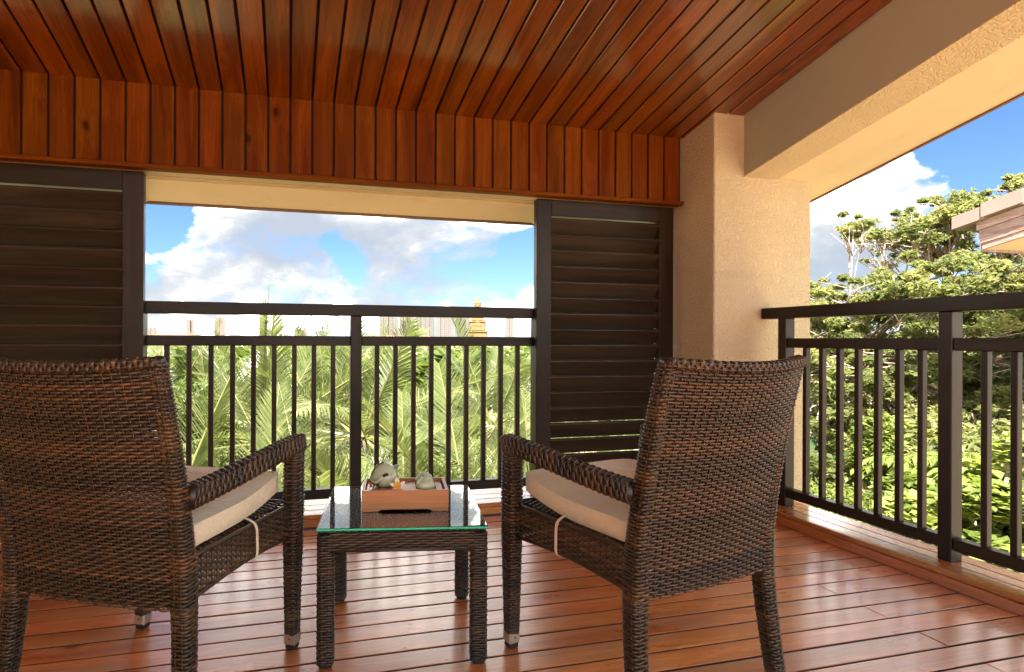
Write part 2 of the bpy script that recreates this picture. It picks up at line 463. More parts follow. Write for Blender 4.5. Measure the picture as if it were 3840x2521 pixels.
def box(name, mat, x0, x1, y0, y1, z0, z1, parent=None, c=0.002, along='x'):
    """axis-aligned piece given by its extents; grain runs along the named axis"""
    dx, dy, dz = x1 - x0, y1 - y0, z1 - z0
    loc = ((x0 + x1) / 2, (y0 + y1) / 2, (z0 + z1) / 2)
    if along == 'x': return piece(name, mat, (dx, dy, dz), loc, parent, None, c)
    if along == 'y': return piece(name, mat, (dy, dx, dz), loc, parent, (0, 0, R(90)), c)
    return piece(name, mat, (dz, dy, dx), loc, parent, (0, R(-90), 0), c)

def prism(name, mat, pts, x0, x1, parent=None):
    """solid with a (y,z) outline pulled along x"""
    n = len(pts)
    v = [(x0, y, z) for y, z in pts] + [(x1, y, z) for y, z in pts]
    a = 0.0
    for i in range(n):
        y0, z0 = pts[i]; y1, z1 = pts[(i + 1) % n]; a += y0 * z1 - y1 * z0
    f = [[i, (i + 1) % n, (i + 1) % n + n, i + n] for i in range(n)]
    if a > 0: f = [q[::-1] for q in f]
    me = bpy.data.meshes.new(name)
    caps = [list(range(n)), list(range(2 * n - 1, n - 1, -1))]
    if a > 0: caps = [c[::-1] for c in caps]
    off = parent.location if parent is not None else Vector((0, 0, 0))
    me.from_pydata([Vector(p) - off for p in v], [], f + caps); me.materials.append(M[mat]); me.update()
    return link(name, me, parent)

def tube(pts, rad, k=6, closed=False, cap=True):
    """round tube along points; returns verts, quads, tris"""
    P = np.array(pts, float); n = len(P)
    rad = np.broadcast_to(np.asarray(rad, float), (n,))
    T = np.gradient(P, axis=0)
    if closed: T = np.roll(P, -1, 0) - np.roll(P, 1, 0)
    T /= np.linalg.norm(T, axis=1)[:, None] + 1e-9
    up = np.array([0, 0, 1.0])
    A = np.cross(T, up); la = np.linalg.norm(A, axis=1)
    A[la < 1e-3] = (1, 0, 0); A /= np.linalg.norm(A, axis=1)[:, None]
    for i in range(1, n):
        if A[i] @ A[i - 1] < 0: A[i] = -A[i]
    B = np.cross(T, A)
    th = np.arange(k) * 2 * np.pi / k
    V = P[:, None] + rad[:, None, None] * (A[:, None] * np.cos(th)[None, :, None] + B[:, None] * np.sin(th)[None, :, None])
    V = V.reshape(-1, 3)
    q = []
    for i in range(n if closed else n - 1):
        j = (i + 1) % n
        for a in range(k):
            b = (a + 1) % k
            q.append([i * k + a, j * k + a, j * k + b, i * k + b])
    t = []
    if cap and not closed:
        V = np.vstack([V, P[0], P[-1]]); c0, c1 = len(V) - 2, len(V) - 1
        for a in range(k):
            b = (a + 1) % k
            t.append([c0, a, b]); t.append([c1, (n - 1) * k + b, (n - 1) * k + a])
    return V, np.array(q), np.array(t).reshape(-1, 3)

class Acc:
    """collects raw geometry into one mesh"""
    def __init__(self): self.v, self.q, self.t, self.tone, self.n = [], [], [], [], 0
    def add(self, v, q=None, t=None, tone=0.5):
        v = np.asarray(v, float)
        if q is not None and len(q): self.q.append(np.asarray(q) + self.n)
        if t is not None and len(t): self.t.append(np.asarray(t) + self.n)
        self.tone.append(np.broadcast_to(np.asarray(tone, float), (len(v),)))
        self.v.append(v); self.n += len(v)
    def mesh(self, name, mat, smooth=True):
        fs = []
        if self.q: fs.append(np.concatenate(self.q))
        if self.t: fs.append(np.concatenate(self.t))
        return mesh_np(name, np.concatenate(self.v), fs, M[mat], np.concatenate(self.tone), smooth)

def lathe(prof, n=28):
    P = np.array(prof, float); m = len(P)
    th = np.arange(n) * 2 * np.pi / n
    V = np.stack([P[:, None, 0] * np.cos(th), P[:, None, 0] * np.sin(th), np.broadcast_to(P[:, None, 1], (m, n))], -1).reshape(-1, 3)
    q = []
    for i in range(m - 1):
        for a in range(n):
            b = (a + 1) % n
            q.append([i * n + a, i * n + b, (i + 1) * n + b, (i + 1) * n + a])
    return V, np.array(q)

# ------------------------------------------------------------------ the balcony shell
SL = 0.2163                                   # roof slope, falling towards +Y
SA = math.atan(SL)
def zc(y, z0): return z0 + SL * (2.76 - y)

# ground far below the balcony
gv = []
GZ = -6.5
ground = link('ground', mesh_np('ground', [(-3000, -800, GZ), (3000, -800, GZ), (3000, 4200, GZ), (-3000, 4200, GZ)], np.array([[0, 1, 2, 3]]), M['soil']))
structure(ground)

slab = structure(bpy.data.objects.new('deck_floor', None)); COL.objects.link(slab)
box('floor_slab', 'deckroof', -1.9, 2.82, -5.2, 3.33, -0.25, -0.034, slab)
PITCH = 0.0957
k0 = 1.7725                                    # one groove lies here
i = -80
while True:
    y0 = k0 + i * PITCH + 0.004; y1 = y0 + PITCH - 0.0082
    i += 1
    if y0 < -5.1: continue  # unseen deck behind the camera, left unroofed and extended for warm bounce light
    if y1 > 3.05: break
    cuts = [-1.9, 2.063 - 3.3, 2.063, 2.545] if i % 2 == 1 else [-1.9, 2.545]
    for a, b in zip(cuts[:-1], cuts[1:]):
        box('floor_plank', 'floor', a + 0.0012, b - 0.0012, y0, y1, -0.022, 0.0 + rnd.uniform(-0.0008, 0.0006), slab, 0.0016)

fc = thing('deck_kerb', 'low reddish wooden kerb of three boards under the far railing', 'kerb', (0.2, 3.04, 0))
box('kerb_face', 'curb', -1.9, 2.325, 3.041, 3.06, 0.0, 0.044, fc, 0.003)
for a, b in ((3.036, 3.123), (3.127, 3.217), (3.221, 3.33)):
    box('kerb_board', 'curb', -1.9, 2.325, a, b, 0.046, 0.067, fc, 0.003)
scb = thing('deck_kerb', 'orange-brown wooden kerb under the railing on the open right side', 'kerb', (2.54, 1.5, 0))
box('kerb_face', 'curb', 2.536, 2.56, -5.1, 2.76, 0.0, 0.043, scb, 0.003, 'y')
for a, b in ((2.541, 2.638), (2.642, 2.713), (2.717, 2.80)):
    box('kerb_board', 'curb', a, b, -5.1, 2.76, 0.045, 0.067, scb, 0.003, 'y')

# pillar
pil = thing('pillar', 'cream rough-stucco pillar in the corner between the two railings', 'pillar', (2.66, 3.05, 0))
box('pillar_shaft', 'stucco', 2.325, 3.0, 2.762, 3.35, -0.02, 2.5, pil, 0.006, 'z')
box('skirting_board', 'curb', 2.32, 2.84, 2.748, 2.761, 0.068, 0.112, pil)

# beam and verge on the right, both falling with the roof
bm = thing('roof_beam', 'tan painted roof beam sloping down to the stucco pillar', 'beam', (2.64, 2.7, 2.0))
yA, yB = 3.1, -2.0
prism('beam_body', 'beam', [(yA, zc(yA, 1.926)), (yB, zc(yB, 1.926)), (yB, zc(yB, 2.42)), (yA, zc(yA, 2.42))], 2.525, 2.755, bm)
prism('beam_underside', 'stucco', [(yA, zc(yA, 1.918)), (yB, zc(yB, 1.918)), (yB, zc(yB, 1.9255)), (yA, zc(yA, 1.9255))], 2.5235, 2.757, bm)
vg = thing('roof_overhang', 'smooth cream roof overhang outside the sloping beam on the right', 'roof overhang', (3.0, 2.7, 1.95))
yA2 = 3.50
prism('soffit_panel', 'plaster', [(yA2, zc(yA2, 1.925)), (yB, zc(yB, 1.925)), (yB, zc(yB, 2.02)), (yA2, zc(yA2, 2.02))], 2.769, 3.235, vg)
prism('drip_edge', 'edge', [(yA2, zc(yA2, 1.917)), (yB, zc(yB, 1.917)), (yB, zc(yB, 2.06)), (yA2, zc(yA2, 2.06))], 3.236, 3.252, vg)

# ceiling
ceil = structure(bpy.data.objects.new('ceiling', None)); COL.objects.link(ceil)
Rm = Matrix(((0, 1, 0), (-math.cos(SA), 0, math.sin(SA)), (math.sin(SA), 0, math.cos(SA))))
CW = 0.1096
Lc = (3.03 + 1.95) / math.cos(SA)
ymid = (3.03 - 1.95) / 2
x = -1.203 - CW * 6
while x < 2.52:
    a, b = x + 0.0058, min(x + CW - 0.0058, 2.522)
    if b - a > 0.02:
        zz = zc(ymid, 2.267)
        piece('ceiling_plank', 'ceiling', (Lc, b - a, 0.016), (((a + b) / 2), ymid + 0.008 * math.sin(SA), zz + 0.008 * math.cos(SA)), ceil, Rm, 0.0025)
    x += CW
prism('roof_boarding', 'deckroof', [(3.05, zc(3.05, 2.288)), (-2.0, zc(-2.0, 2.288)), (-2.0, zc(-2.0, 2.42)), (3.05, zc(3.05, 2.42))], -1.95, 2.524, ceil)
rf = thing('house_roof', 'roof slab above the timber ceiling of the balcony', 'roof', (0.5, 0, 2.9))
prism('roof_deck', 'tile', [(3.5, zc(3.5, 2.43)), (-2.1, zc(-2.1, 2.43)), (-2.1, zc(-2.1, 2.55)), (3.5, zc(3.5, 2.55))], -2.2, 3.28, rf)

# fascia over the far opening
fa = thing('timber_fascia', 'reddish board-clad bulkhead hanging above the shutters', 'fascia', (0.5, 3.04, 1.8))
Rf = Matrix(((0, -1, 0), (0, 0, -1), (1, 0, 0)))
x = -1.203 - CW * 6
while x < 2.32:
    a, b = x + 0.0052, min(x + CW - 0.0052, 2.322)
    if b - a > 0.02:
        piece('fascia_plank', 'fascia', (0.44, b - a, 0.016), ((a + b) / 2, 3.038, 2.042), fa, Rf, 0.0025)
    x += CW
box('fascia_backing', 'deckroof', -1.9, 2.322, 3.0495, 3.07, 1.824, 2.36, fa)
box('fascia_trim', 'fascia', -1.9, 2.322, 3.012, 3.072, 1.800, 1.8215, fa, 0.003)

# lintel, front eave and its ends
ev = thing('front_eave', 'cream plaster eave seen below the timber bulkhead', 'eave', (0.4, 3.3, 1.8))
box('lintel_underside', 'stucco', -1.9, 2.325, 3.0735, 3.155, 1.803, 2.36, ev)
box('lintel_underside', 'stucco', -1.9, 2.325, 3.160, 3.205, 1.800, 2.36, ev)
prism('soffit_panel', 'plaster', [(3.207, 1.795), (3.475, 1.742), (3.475, 1.86), (3.207, 1.92)], -2.2, 2.8, ev)
prism('drip_edge', 'edge', [(3.476, 1.733), (3.50, 1.729), (3.50, 1.87), (3.476, 1.87)], -2.2, 2.8, ev)
box('eave_end', 'fin', -1.9, -0.765, 3.16, 3.472, 1.736, 1.7985, ev)
box('eave_end', 'fin', 1.527, 2.32, 3.16, 3.472, 1.736, 1.7985, ev)

# side wall out of frame on the left
lw = thing('house_wall', 'cream plaster wall closing the balcony beyond the left shutter', 'wall', (-2.0, 0.5, 0))
box('wall_panel', 'plaster', -2.05, -1.9, -2.0, 3.3, -0.25, 3.6, lw)

# ------------------------------------------------------------------ louvred shutters
def shutter(label, x0, x1, sl, sr):
    """stiles from x0..sl and sr..x1, slats falling outwards"""
    t = thing('louvred_shutter', label, 'shutter', ((x0 + x1) / 2, 3.11, 0.069), 0, 'dark louvred shutters')
    y0, y1 = 3.09, 3.135
    box('stile', 'dark', x0, sl, y0, y1, 0.069, 1.799, t, 0.003, 'z')
    box('stile', 'dark', sr, x1, y0, y1, 0.069, 1.799, t, 0.003, 'z')
    box('top_rail', 'dark', sl, sr, y0 + 0.001, y1, 1.705, 1.799, t, 0.003)
    box('bottom_rail', 'dark', sl, sr, y0 + 0.001, y1, 0.069, 0.20, t, 0.003)
    L, th, phi = 0.117, 0.019, R(52)
    for k in range(16):
        zt = 1.6985 - 0.0925 * k                # top of the inner edge
        if zt < 0.24: break
        # local x along the slat, local y outwards-down
        m = Matrix.Rotation(-phi, 3, 'X')
        cyy = math.cos(phi) * L / 2; czz = -math.sin(phi) * L / 2
        piece('louvre', 'louvre', (sr - sl + 0.02, L, th), ((sl + sr) / 2, y0 - 0.004 + th * 0.35 + cyy, zt - th * 0.32 + czz), t, m, 0.003)
    return t
shutter('dark brown louvred shutter at the left end of the far opening', -1.86, -0.697, -1.765, -0.793)
shutter('dark brown louvred shutter beside the stucco pillar', 1.394, 2.308, 1.487, 2.208)

# ------------------------------------------------------------------ railings
fr = thing('balcony_railing', 'dark timber railing across the far opening between the shutters', 'railing', (0.35, 3.17, 0.067), 0, 'dark timber balcony railings')
box('handrail', 'dark', -0.73, 1.43, 3.135, 3.21, 1.106, 1.168, fr, 0.004)
for a, b in ((-0.70, 0.3255), (0.3865, 1.404)):
    box('mid_rail', 'dark', a, b, 3.148, 3.198, 0.943, 0.996, fr, 0.003)
    box('bottom_rail', 'dark', a, b, 3.148, 3.198, 0.117, 0.168, fr, 0.003)
for a, b in ((-0.757, -0.701), (0.326, 0.386), (1.405, 1.46)):
    box('post', 'dark', a, b, 3.14, 3.202, 0.067, 1.1055, fr, 0.003, 'z')
for xx in (-0.604, -0.498, -0.392, -0.286, -0.181, -0.076, 0.028, 0.131, 0.233, 0.474, 0.578, 0.682, 0.785, 0.888, 0.993, 1.098, 1.204, 1.309):
    box('baluster', 'dark', xx - 0.0125, xx + 0.0125, 3.160, 3.186, 0.1682, 0.9428, fr, 0.002, 'z')

sr_ = thing('balcony_railing', 'dark timber railing along the open right side of the deck', 'railing', (2.68, 1.8, 0.067), 0, 'dark timber balcony railings')
box('handrail', 'dark', 2.643, 2.722, -1.6, 2.76, 1.104, 1.166, sr_, 0.004, 'y')
posts = [2.597, 1.780, 0.960, 0.140, -0.680, -1.5]
for p in posts:
    box('post', 'dark', 2.651, 2.714, p, p + 0.053, 0.067, 1.1035, sr_, 0.003, 'z')
for p, q in zip(posts[:-1], posts[1:]):
    box('mid_rail', 'dark', 2.659, 2.706, q + 0.0535, p - 0.0005, 0.942, 0.994, sr_, 0.003, 'y')
    box('bottom_rail', 'dark', 2.659, 2.706, q + 0.0535, p - 0.0005, 0.116, 0.166, sr_, 0.003, 'y')
    n = 7; span = p - (q + 0.053); st = 0.0965
    c0 = p - 0.103
    for k in range(n):
        yy = c0 - k * st
        box('baluster', 'dark', 2.668, 2.696, yy - 0.0115, yy + 0.0115, 0.1662, 0.9418, sr_, 0.002, 'z')

# ------------------------------------------------------------------ wicker
def strands(acc, C, N, Wd, hw, ht, closed, tone, k=6):
    """C,N,Wd: (S,m,3) centre lines, surface normals, width directions"""
    S, m, _ = C.shape
    th = np.arange(k) * 2 * np.pi / k + np.pi / k
    V = C[:, :, None] + Wd[:, :, None] * (hw * np.cos(th))[None, None, :, None] + N[:, :, None] * (ht * np.sin(th))[None, None, :, None]
    idx = np.arange(S * m * k).reshape(S, m, k)
    a = idx; b = np.roll(idx, -1, 1)
    if not closed: a = a[:, :-1]; b = b[:, :-1]
    q = np.stack([a, np.roll(a, -1, 2), np.roll(b, -1, 2), b], -1).reshape(-1, 4)
    acc.add(V.reshape(-1, 3), q, None, np.repeat(tone, m * k))

def weave(acc, P, nu, nv, closed=False, amp=0.003, row=(0.0038, 0.0022), stake=(0.0022, 0.0014), spp=4, tones=(0.5, 0.25), seed=0, flip=0, stakes=True):
    """plain weave on the surface P(u,v)->(pos,normal): nv rows run along u over and under nu stakes"""
    g = np.random.default_rng(seed)
    eps = 1e-3
    m = nu * spp + (0 if closed else 1)
    u = np.arange(m) / (nu * spp)
    v = (np.arange(nv) + 0.5) / nv
    U, Vv = np.meshgrid(u, v)
    p, n = P(U, Vv)
    p2, _ = P(U, np.minimum(Vv + eps, 1)); p1, _ = P(U, np.maximum(Vv - eps, 0))
    wd = p2 - p1; wd /= np.linalg.norm(wd, axis=-1, keepdims=True) + 1e-12
    c = np.cos(np.pi * (U * nu - 0.5) + np.pi * (np.arange(nv)[:, None] + flip))
    c = np.sign(c) * np.abs(c) ** 0.5
    C = p + n * (amp * c)[..., None]
    base = tones[0] + 0.16 * np.sin(np.arange(nv) * 0.37 + seed) + g.normal(0, 0.15, nv)
    strands(acc, C, n, wd, row[0], row[1], closed, np.clip(base, 0, 1))
    if not stakes: return
    m2 = nv * 2 + 1
    u2 = (np.arange(nu) + 0.5) / nu; v2 = np.arange(m2) / (nv * 2)
    V2, U2 = np.meshgrid(v2, u2)
    p, n = P(U2, V2)
    pa, _ = P(np.minimum(U2 + eps, 1), V2); pb, _ = P(np.maximum(U2 - eps, 0), V2)
    wd = pa - pb; wd /= np.linalg.norm(wd, axis=-1, keepdims=True) + 1e-12
    c = np.cos(np.pi * (V2 * nv - 0.5) + np.pi * (np.arange(nu)[:, None] + flip))
    C = p - n * (amp * 0.55 * c)[..., None]
    strands(acc, C, n, wd, stake[0], stake[1], False, np.clip(tones[1] + g.normal(0, 0.12, nu), 0, 1), 4)

def lerp(a, b, t): return a + (b - a) * t

def tube_surface(path):
    """path: list of (centre, axisA*halfA, axisB*halfB) evenly spaced; rounded-square section"""
    Cc = np.array([p[0] for p in path], float); A = np.array([p[1] for p in path], float); B = np.array([p[2] for p in path], float)
    def samp(X, v):
        f = np.clip(v, 0, 1) * (len(X) - 1); i = np.minimum(f.astype(int), len(X) - 2); t = (f - i)[..., None]
        return X[i] * (1 - t) + X[i + 1] * t
    def P(u, v):
        th = 2 * np.pi * u + 0.01
        ca, sa = np.cos(th), np.sin(th)
        r = (np.abs(ca) ** 5 + np.abs(sa) ** 5) ** (-1 / 5)
        c, a, b = samp(Cc, v), samp(A, v), samp(B, v)
        pos = c + a * (r * ca)[..., None] + b * (r * sa)[..., None]
        na = a / (np.sum(a * a, -1, keepdims=True)); nb = b / (np.sum(b * b, -1, keepdims=True))
        n = na * (np.sign(ca) * np.abs(ca) ** 3)[..., None] + nb * (np.sign(sa) * np.abs(sa) ** 3)[..., None]
        n /= np.linalg.norm(n, axis=-1, keepdims=True) + 1e-12
        return pos, n
    return P

def core(acc, path, s=0.8):
    """the frame bar inside a wicker wrap"""
    V, q = [], []
    for c, a, b in path:
        c, a, b = np.array(c), np.array(a) * s, np.array(b) * s
        V += [c - a - b, c + a - b, c + a + b, c - a + b]
    for i in range(len(path) - 1):
        for k in range(4):
            q.append([i * 4 + k, i * 4 + (k + 1) % 4, i * 4 + 4 + (k + 1) % 4, i * 4 + 4 + k])
    e = (len(path) - 1) * 4
    q += [[3, 2, 1, 0], [e, e + 1, e + 2, e + 3]]
    acc.add(np.array(V), np.array(q), None, 0.12)

def wicker_bar(path, nu, nv, seed, row=(0.0036, 0.0021), amp=0.0017, tones=(0.5, 0.25), acc=None, stake=(0.003, 0.0016)):
    acc = acc or Acc()
    weave(acc, tube_surface(path), nu, nv, True, amp, row, stake, 4, tones, seed)
    core(acc, path)
    return acc

def resample(pts, n):
    """pts: list of tuples; piecewise smooth resample to n stations"""
    P = np.array(pts, float); t = np.linspace(0, len(P) - 1, n)
    i = np.minimum(t.astype(int), len(P) - 2); f = (t - i)[:, None]
    p0 = P[np.maximum(i - 1, 0)]; p1 = P[i]; p2 = P[i + 1]; p3 = P[np.minimum(i + 2, len(P) - 1)]
    return 0.5 * (2 * p1 + (p2 - p0) * f + (2 * p0 - 5 * p1 + 4 * p2 - p3) * f ** 2 + (-p0 + 3 * p1 - 3 * p2 + p3) * f ** 3)

Z0, Z1 = 0.340, 0.926
def yback(z):
    t = np.clip((z - 0.40) / (Z1 - 0.40), 0, 1)
    return -0.256 - 0.094 * t ** 1.45
def wback(z): return lerp(0.265, 0.257, np.clip((z - Z0) / (Z1 - Z0), 0, 1))
def bulge(z): return 0.014 + 0.036 * np.clip((z - Z0) / (Z1 - Z0), 0, 1)

def make_chair(label):
    t = thing('wicker_armchair', label, 'armchair', (0, 0, 0), 0, 'brown wicker armchairs on the deck')
    # backrest: woven sheet, braided side posts and top roll
    a = Acc()
    def P(u, v):
        z = lerp(Z0, Z1 - 0.006, v); s = 2 * u - 1
        w = wback(z) - 0.012
        dip = 0.013 * (1 - s * s) * v ** 4
        y = yback(z) - bulge(z) * (1 - s * s) - 0.010
        pos = np.stack([s * w, y, z - dip], -1)
        dy = 2 * bulge(z) * s / w
        n = np.stack([dy * 0 - dy * -1.0 * 0 + dy, -np.ones_like(z), 0.25 * (z - 0.5) * 0 - 0.12 * np.ones_like(z)], -1)
        n /= np.linalg.norm(n, axis=-1, keepdims=True)
        return pos, n
    weave(a, P, 25, 72, False, 0.0027, (0.0038, 0.0022), (0.0026, 0.0015), 4, (0.52, 0.42), 3)
    def Pin(u, v):
        p, n = P(u, v)
        return p + np.array([0, 0.026, 0]), -n
    weave(a, Pin, 25, 74, False, 0.0029, (0.0036, 0.0022), (0.0026, 0.0015), 2, (0.40, 0.3), 5)
    link('backrest', a.mesh('backrest', 'wicker'), t)
    for s in (-1, 1):
        zz = np.linspace(Z0 - 0.002, Z1, 12)
        path = [((s * (wback(z) - lerp(0.022, 0.015, (z - Z0) / (Z1 - Z0))), yback(z) + 0.006, z), (lerp(0.022, 0.015, (z - Z0) / (Z1 - Z0)), 0, 0), (0, lerp(0.026, 0.018, (z - Z0) / (Z1 - Z0)), 0)) for z in zz]
        link('back_post', wicker_bar(path, 8, 66, 21 + s, (0.0042, 0.0023)).mesh('back_post', 'wicker'), t)
    ss = np.linspace(-1, 1, 15)
    path = [((q * (wback(Z1) - 0.004), yback(Z1) - bulge(Z1) * (1 - q * q) + 0.004, Z1 + 0.002 - 0.013 * (1 - q * q)), (0, 0.019, 0), (0, 0, 0.011)) for q in ss]
    link('top_roll', wicker_bar(path, 6, 46, 31, (0.0054, 0.0022), 0.002).mesh('top_roll', 'wicker'), t)
    # legs with metal end caps
    for s in (-1, 1):
        pts = resample([(s * 0.2755, 0.238, 0.048), (s * 0.278, 0.234, 0.20), (s * 0.284, 0.226, 0.42), (s * 0.298, 0.204, 0.660)], 10)
        hw = np.interp(pts[:, 2], [0, 0.05, 0.40, 0.66], [0.0185, 0.019, 0.025, 0.025]); hd = np.interp(pts[:, 2], [0, 0.05, 0.40, 0.66], [0.0185, 0.019, 0.032, 0.030])
        path = [(p, (w, 0, 0), (0, d, 0)) for p, w, d in zip(pts, hw, hd)]
        lg = link('leg', wicker_bar(path, 8, 70, 41 + s).mesh('front_leg', 'wicker'), t)
        v, q, tr = chbox(0.041, 0.041, 0.036, 0.004)
        link('end_cap', mesh_np('end_cap', v + np.array((s * 0.2755, 0.238, 0.034)), [q, tr], M['metal']), lg)
        v, q, tr = chbox(0.034, 0.034, 0.016, 0.004)
        link('rubber_foot', mesh_np('rubber_foot', v + np.array((s * 0.2755, 0.238, 0.0085)), [q, tr], M['rubber']), lg)
        V, Q, T_ = tube([(s * 0.2755, 0.2172, 0.036), (s * 0.2755, 0.2168, 0.036)], 0.003, 8)
        link('screw', mesh_np('screw', V, [Q, T_], M['rubber']), lg)
        pts = resample([(s * 0.259, -0.280, 0.048), (s * 0.252, -0.261, 0.20), (s * 0.2435, -0.250, 0.350)], 8)
        hw = np.interp(pts[:, 2], [0, 0.34], [0.020, 0.0235])
        path = [(p, (w, 0, 0), (0, w, 0)) for p, w in zip(pts, hw)]
        lg = link('leg', wicker_bar(path, 8, 38, 51 + s).mesh('rear_leg', 'wicker'), t)
        v, q, tr = chbox(0.043, 0.043, 0.036, 0.004)
        link('end_cap', mesh_np('end_cap', v + np.array((s * 0.2595, -0.282, 0.034)), [q, tr], M['metal']), lg)
        v, q, tr = chbox(0.036, 0.036, 0.016, 0.004)
        link('rubber_foot', mesh_np('rubber_foot', v + np.array((s * 0.2595, -0.283, 0.0085)), [q, tr], M['rubber']), lg)
        # arm: heavier wrap, bent down into the front leg
        pts = resample([(s * 0.260, -0.262, 0.609), (s * 0.268, -0.15, 0.616), (s * 0.279, -0.01, 0.630), (s * 0.291, 0.12, 0.645), (s * 0.301, 0.228, 0.654)], 14)
        path = [(p, (0.0235, 0, 0), (0, 0.003, 0.0245)) for p in pts]
        link('armrest', wicker_bar(path, 8, 50, 61 + s, (0.0049, 0.0026), 0.0026, (0.42, 0.25), None, (0.004, 0.002)).mesh('armrest', 'wicker'), t)
    # seat and its four aprons
    a = Acc()
    def Ps(u, v):
        pos = np.stack([lerp(-0.245, 0.245, u), lerp(-0.25, 0.245, v), 0.460 + 0 * u], -1)
        return pos, np.broadcast_to(np.array([0, 0, 1.0]), pos.shape)
    weave(a, Ps, 24, 46, False, 0.003, (0.0046, 0.002), (0.003, 0.0015), 4, (0.38, 0.25), 71)
    link('seat', a.mesh('seat', 'wicker'), t)
    def apron(p0, p1, out, seed):
        a = Acc(); p0, p1, out = np.array(p0), np.array(p1), np.array(out)
        def Pa(u, v):
            zb = 0.362 + 0.012 * np.sin(np.pi * u)
            b = p0 + (p1 - p0) * u[..., None]
            pos = b.copy(); pos[..., 2] = lerp(zb, 0.462, v)
            return pos, np.broadcast_to(out, pos.shape)
        weave(a, Pa, 22, 12, False, 0.0028, (0.0040, 0.0022), (0.0026, 0.0015), 4, (0.42, 0.3), seed)
        # top and bottom edging rolls
        for v in (0.0, 1.0):
            u = np.linspace(0, 1, 12); p, _ = Pa(u, np.full(12, v)); V, Q, T_ = tube(p, 0.0062, 6); a.add(V, Q, T_, 0.3)
        return link('apron', a.mesh('apron', 'wicker'), t)
    for s in (-1, 1):
        apron((s * 0.256, -0.238, 0), (s * 0.280, 0.205, 0), (s, 0, 0), 81 + s)
    apron((-0.258, 0.232, 0), (0.258, 0.232, 0), (0, 1, 0), 85)
    return t

def copy_tree(o, parent=None):
    c = o.copy(); COL.objects.link(c)
    if parent is not None: c.parent = parent
    for ch in [x for x in bpy.data.objects if x.parent == o]: copy_tree(ch, c)
    return c

chair = make_chair('brown wicker armchair to the left of the glass table, its reddish back to us')
chair.location = (-0.340, 1.790, 0); chair.rotation_euler = (0, 0, -0.472)
chair2 = copy_tree(chair)
chair2.location = (1.014, 1.548, 0); chair2.rotation_euler = (0, 0, 0.216)
chair2['label'] = 'dark brown wicker armchair to the right of the glass table, nearer the pillar'

# cushions
def cushion_mesh(side):
    n = 26; nz = 7
    hx, hy, h, r = 0.238, 0.240, 0.052, 0.016
    us = np.linspace(-1, 1, n)
    faces, verts = [], []
    def put(grid):
        i0 = sum(len(v) for v in verts); a, b = grid.shape[:2]
        verts.append(grid.reshape(-1, 3))
        ix = np.arange(a * b).reshape(a, b) + i0
        faces.append(np.stack([ix[:-1, :-1], ix[1:, :-1], ix[1:, 1:], ix[:-1, 1:]], -1).reshape(-1, 4))
    X, Y = np.meshgrid(us * hx, us * hy, indexing='ij')
    crown = (1 - (X / hx) ** 4) * (1 - (Y / hy) ** 4)
    def lift(x, y): return 0.034 * np.clip((y + 0.02) / hy, 0, 1) ** 1.6 + 0.006 * np.sin(9 * x + 4 * y) * np.clip(np.abs(x / hx), 0, 1) * 0.5
    wr = 0.004 * np.sin(13 * X + 7 * Y) * np.sin(11 * Y - 5 * X) * crown
    put(np.stack([X, Y, h + 0.014 * crown + wr + lift(X, Y)], -1))
    put(np.stack([X[::-1], Y[::-1], -0.0 - 0.004 * crown[::-1] + lift(X[::-1], Y[::-1])], -1))
    zs = np.linspace(0, 1, nz)
    for fix, sgn in (('x', 1), ('x', -1), ('y', 1), ('y', -1)):
        a = us * (hy if fix == 'x' else hx) * sgn
        A, Zz = np.meshgrid(a, zs, indexing='ij')
        out = 1 + 0.022 * np.sin(np.pi * Zz)
        if fix == 'x': gx, gy = sgn * hx * out, A
        else: gx, gy = -A, sgn * hy * out
        gx = np.broadcast_to(gx, A.shape); gy = np.broadcast_to(gy, A.shape)
        put(np.stack([gx, gy, Zz * h + lift(gx, gy)], -1))
    V = np.concatenate(verts)
    rc = 0.035                                    # round the plan corners
    cx, cyy = np.clip(np.abs(V[:, 0]) - (hx - rc), 0, None), np.clip(np.abs(V[:, 1]) - (hy - rc), 0, None)
    l = np.hypot(cx, cyy); k = np.where((cx > 0) & (cyy > 0) & (l > rc), rc / np.maximum(l, 1e-6), 1)
    V[:, 0] = np.where(k < 1, np.sign(V[:, 0]) * (hx - rc + cx * k), V[:, 0]); V[:, 1] = np.where(k < 1, np.sign(V[:, 1]) * (hy - rc + cyy * k), V[:, 1])
    me = mesh_np('seat_cushion', V, np.concatenate(faces), M['fabric'], smooth=True)
    # piping loops round the top and bottom seams
    def loop(z, off):
        th = np.linspace(0, 2 * np.pi, 72, endpoint=False)
        ex = 9
        rr = (np.abs(np.cos(th)) ** ex + np.abs(np.sin(th)) ** ex) ** (-1 / ex)
        x, y = rr * np.cos(th) * (hx + off), rr * np.sin(th) * (hy + off)
        return np.stack([x, y, z + lift(x, y)], -1)
    return me, loop, lift, hx
CMESH, CLOOP, CLIFT, CHX = cushion_mesh(1)
_pv, _pq, _ = tube(CLOOP(0.052, -0.001), 0.0022, 5, True)
PIPE1 = mesh_np('piping', _pv, _pq, M['fabric'], smooth=True)
_pv, _pq, _ = tube(CLOOP(0.001, -0.001), 0.0022, 5, True)
PIPE2 = mesh_np('piping', _pv, _pq, M['fabric'], smooth=True)
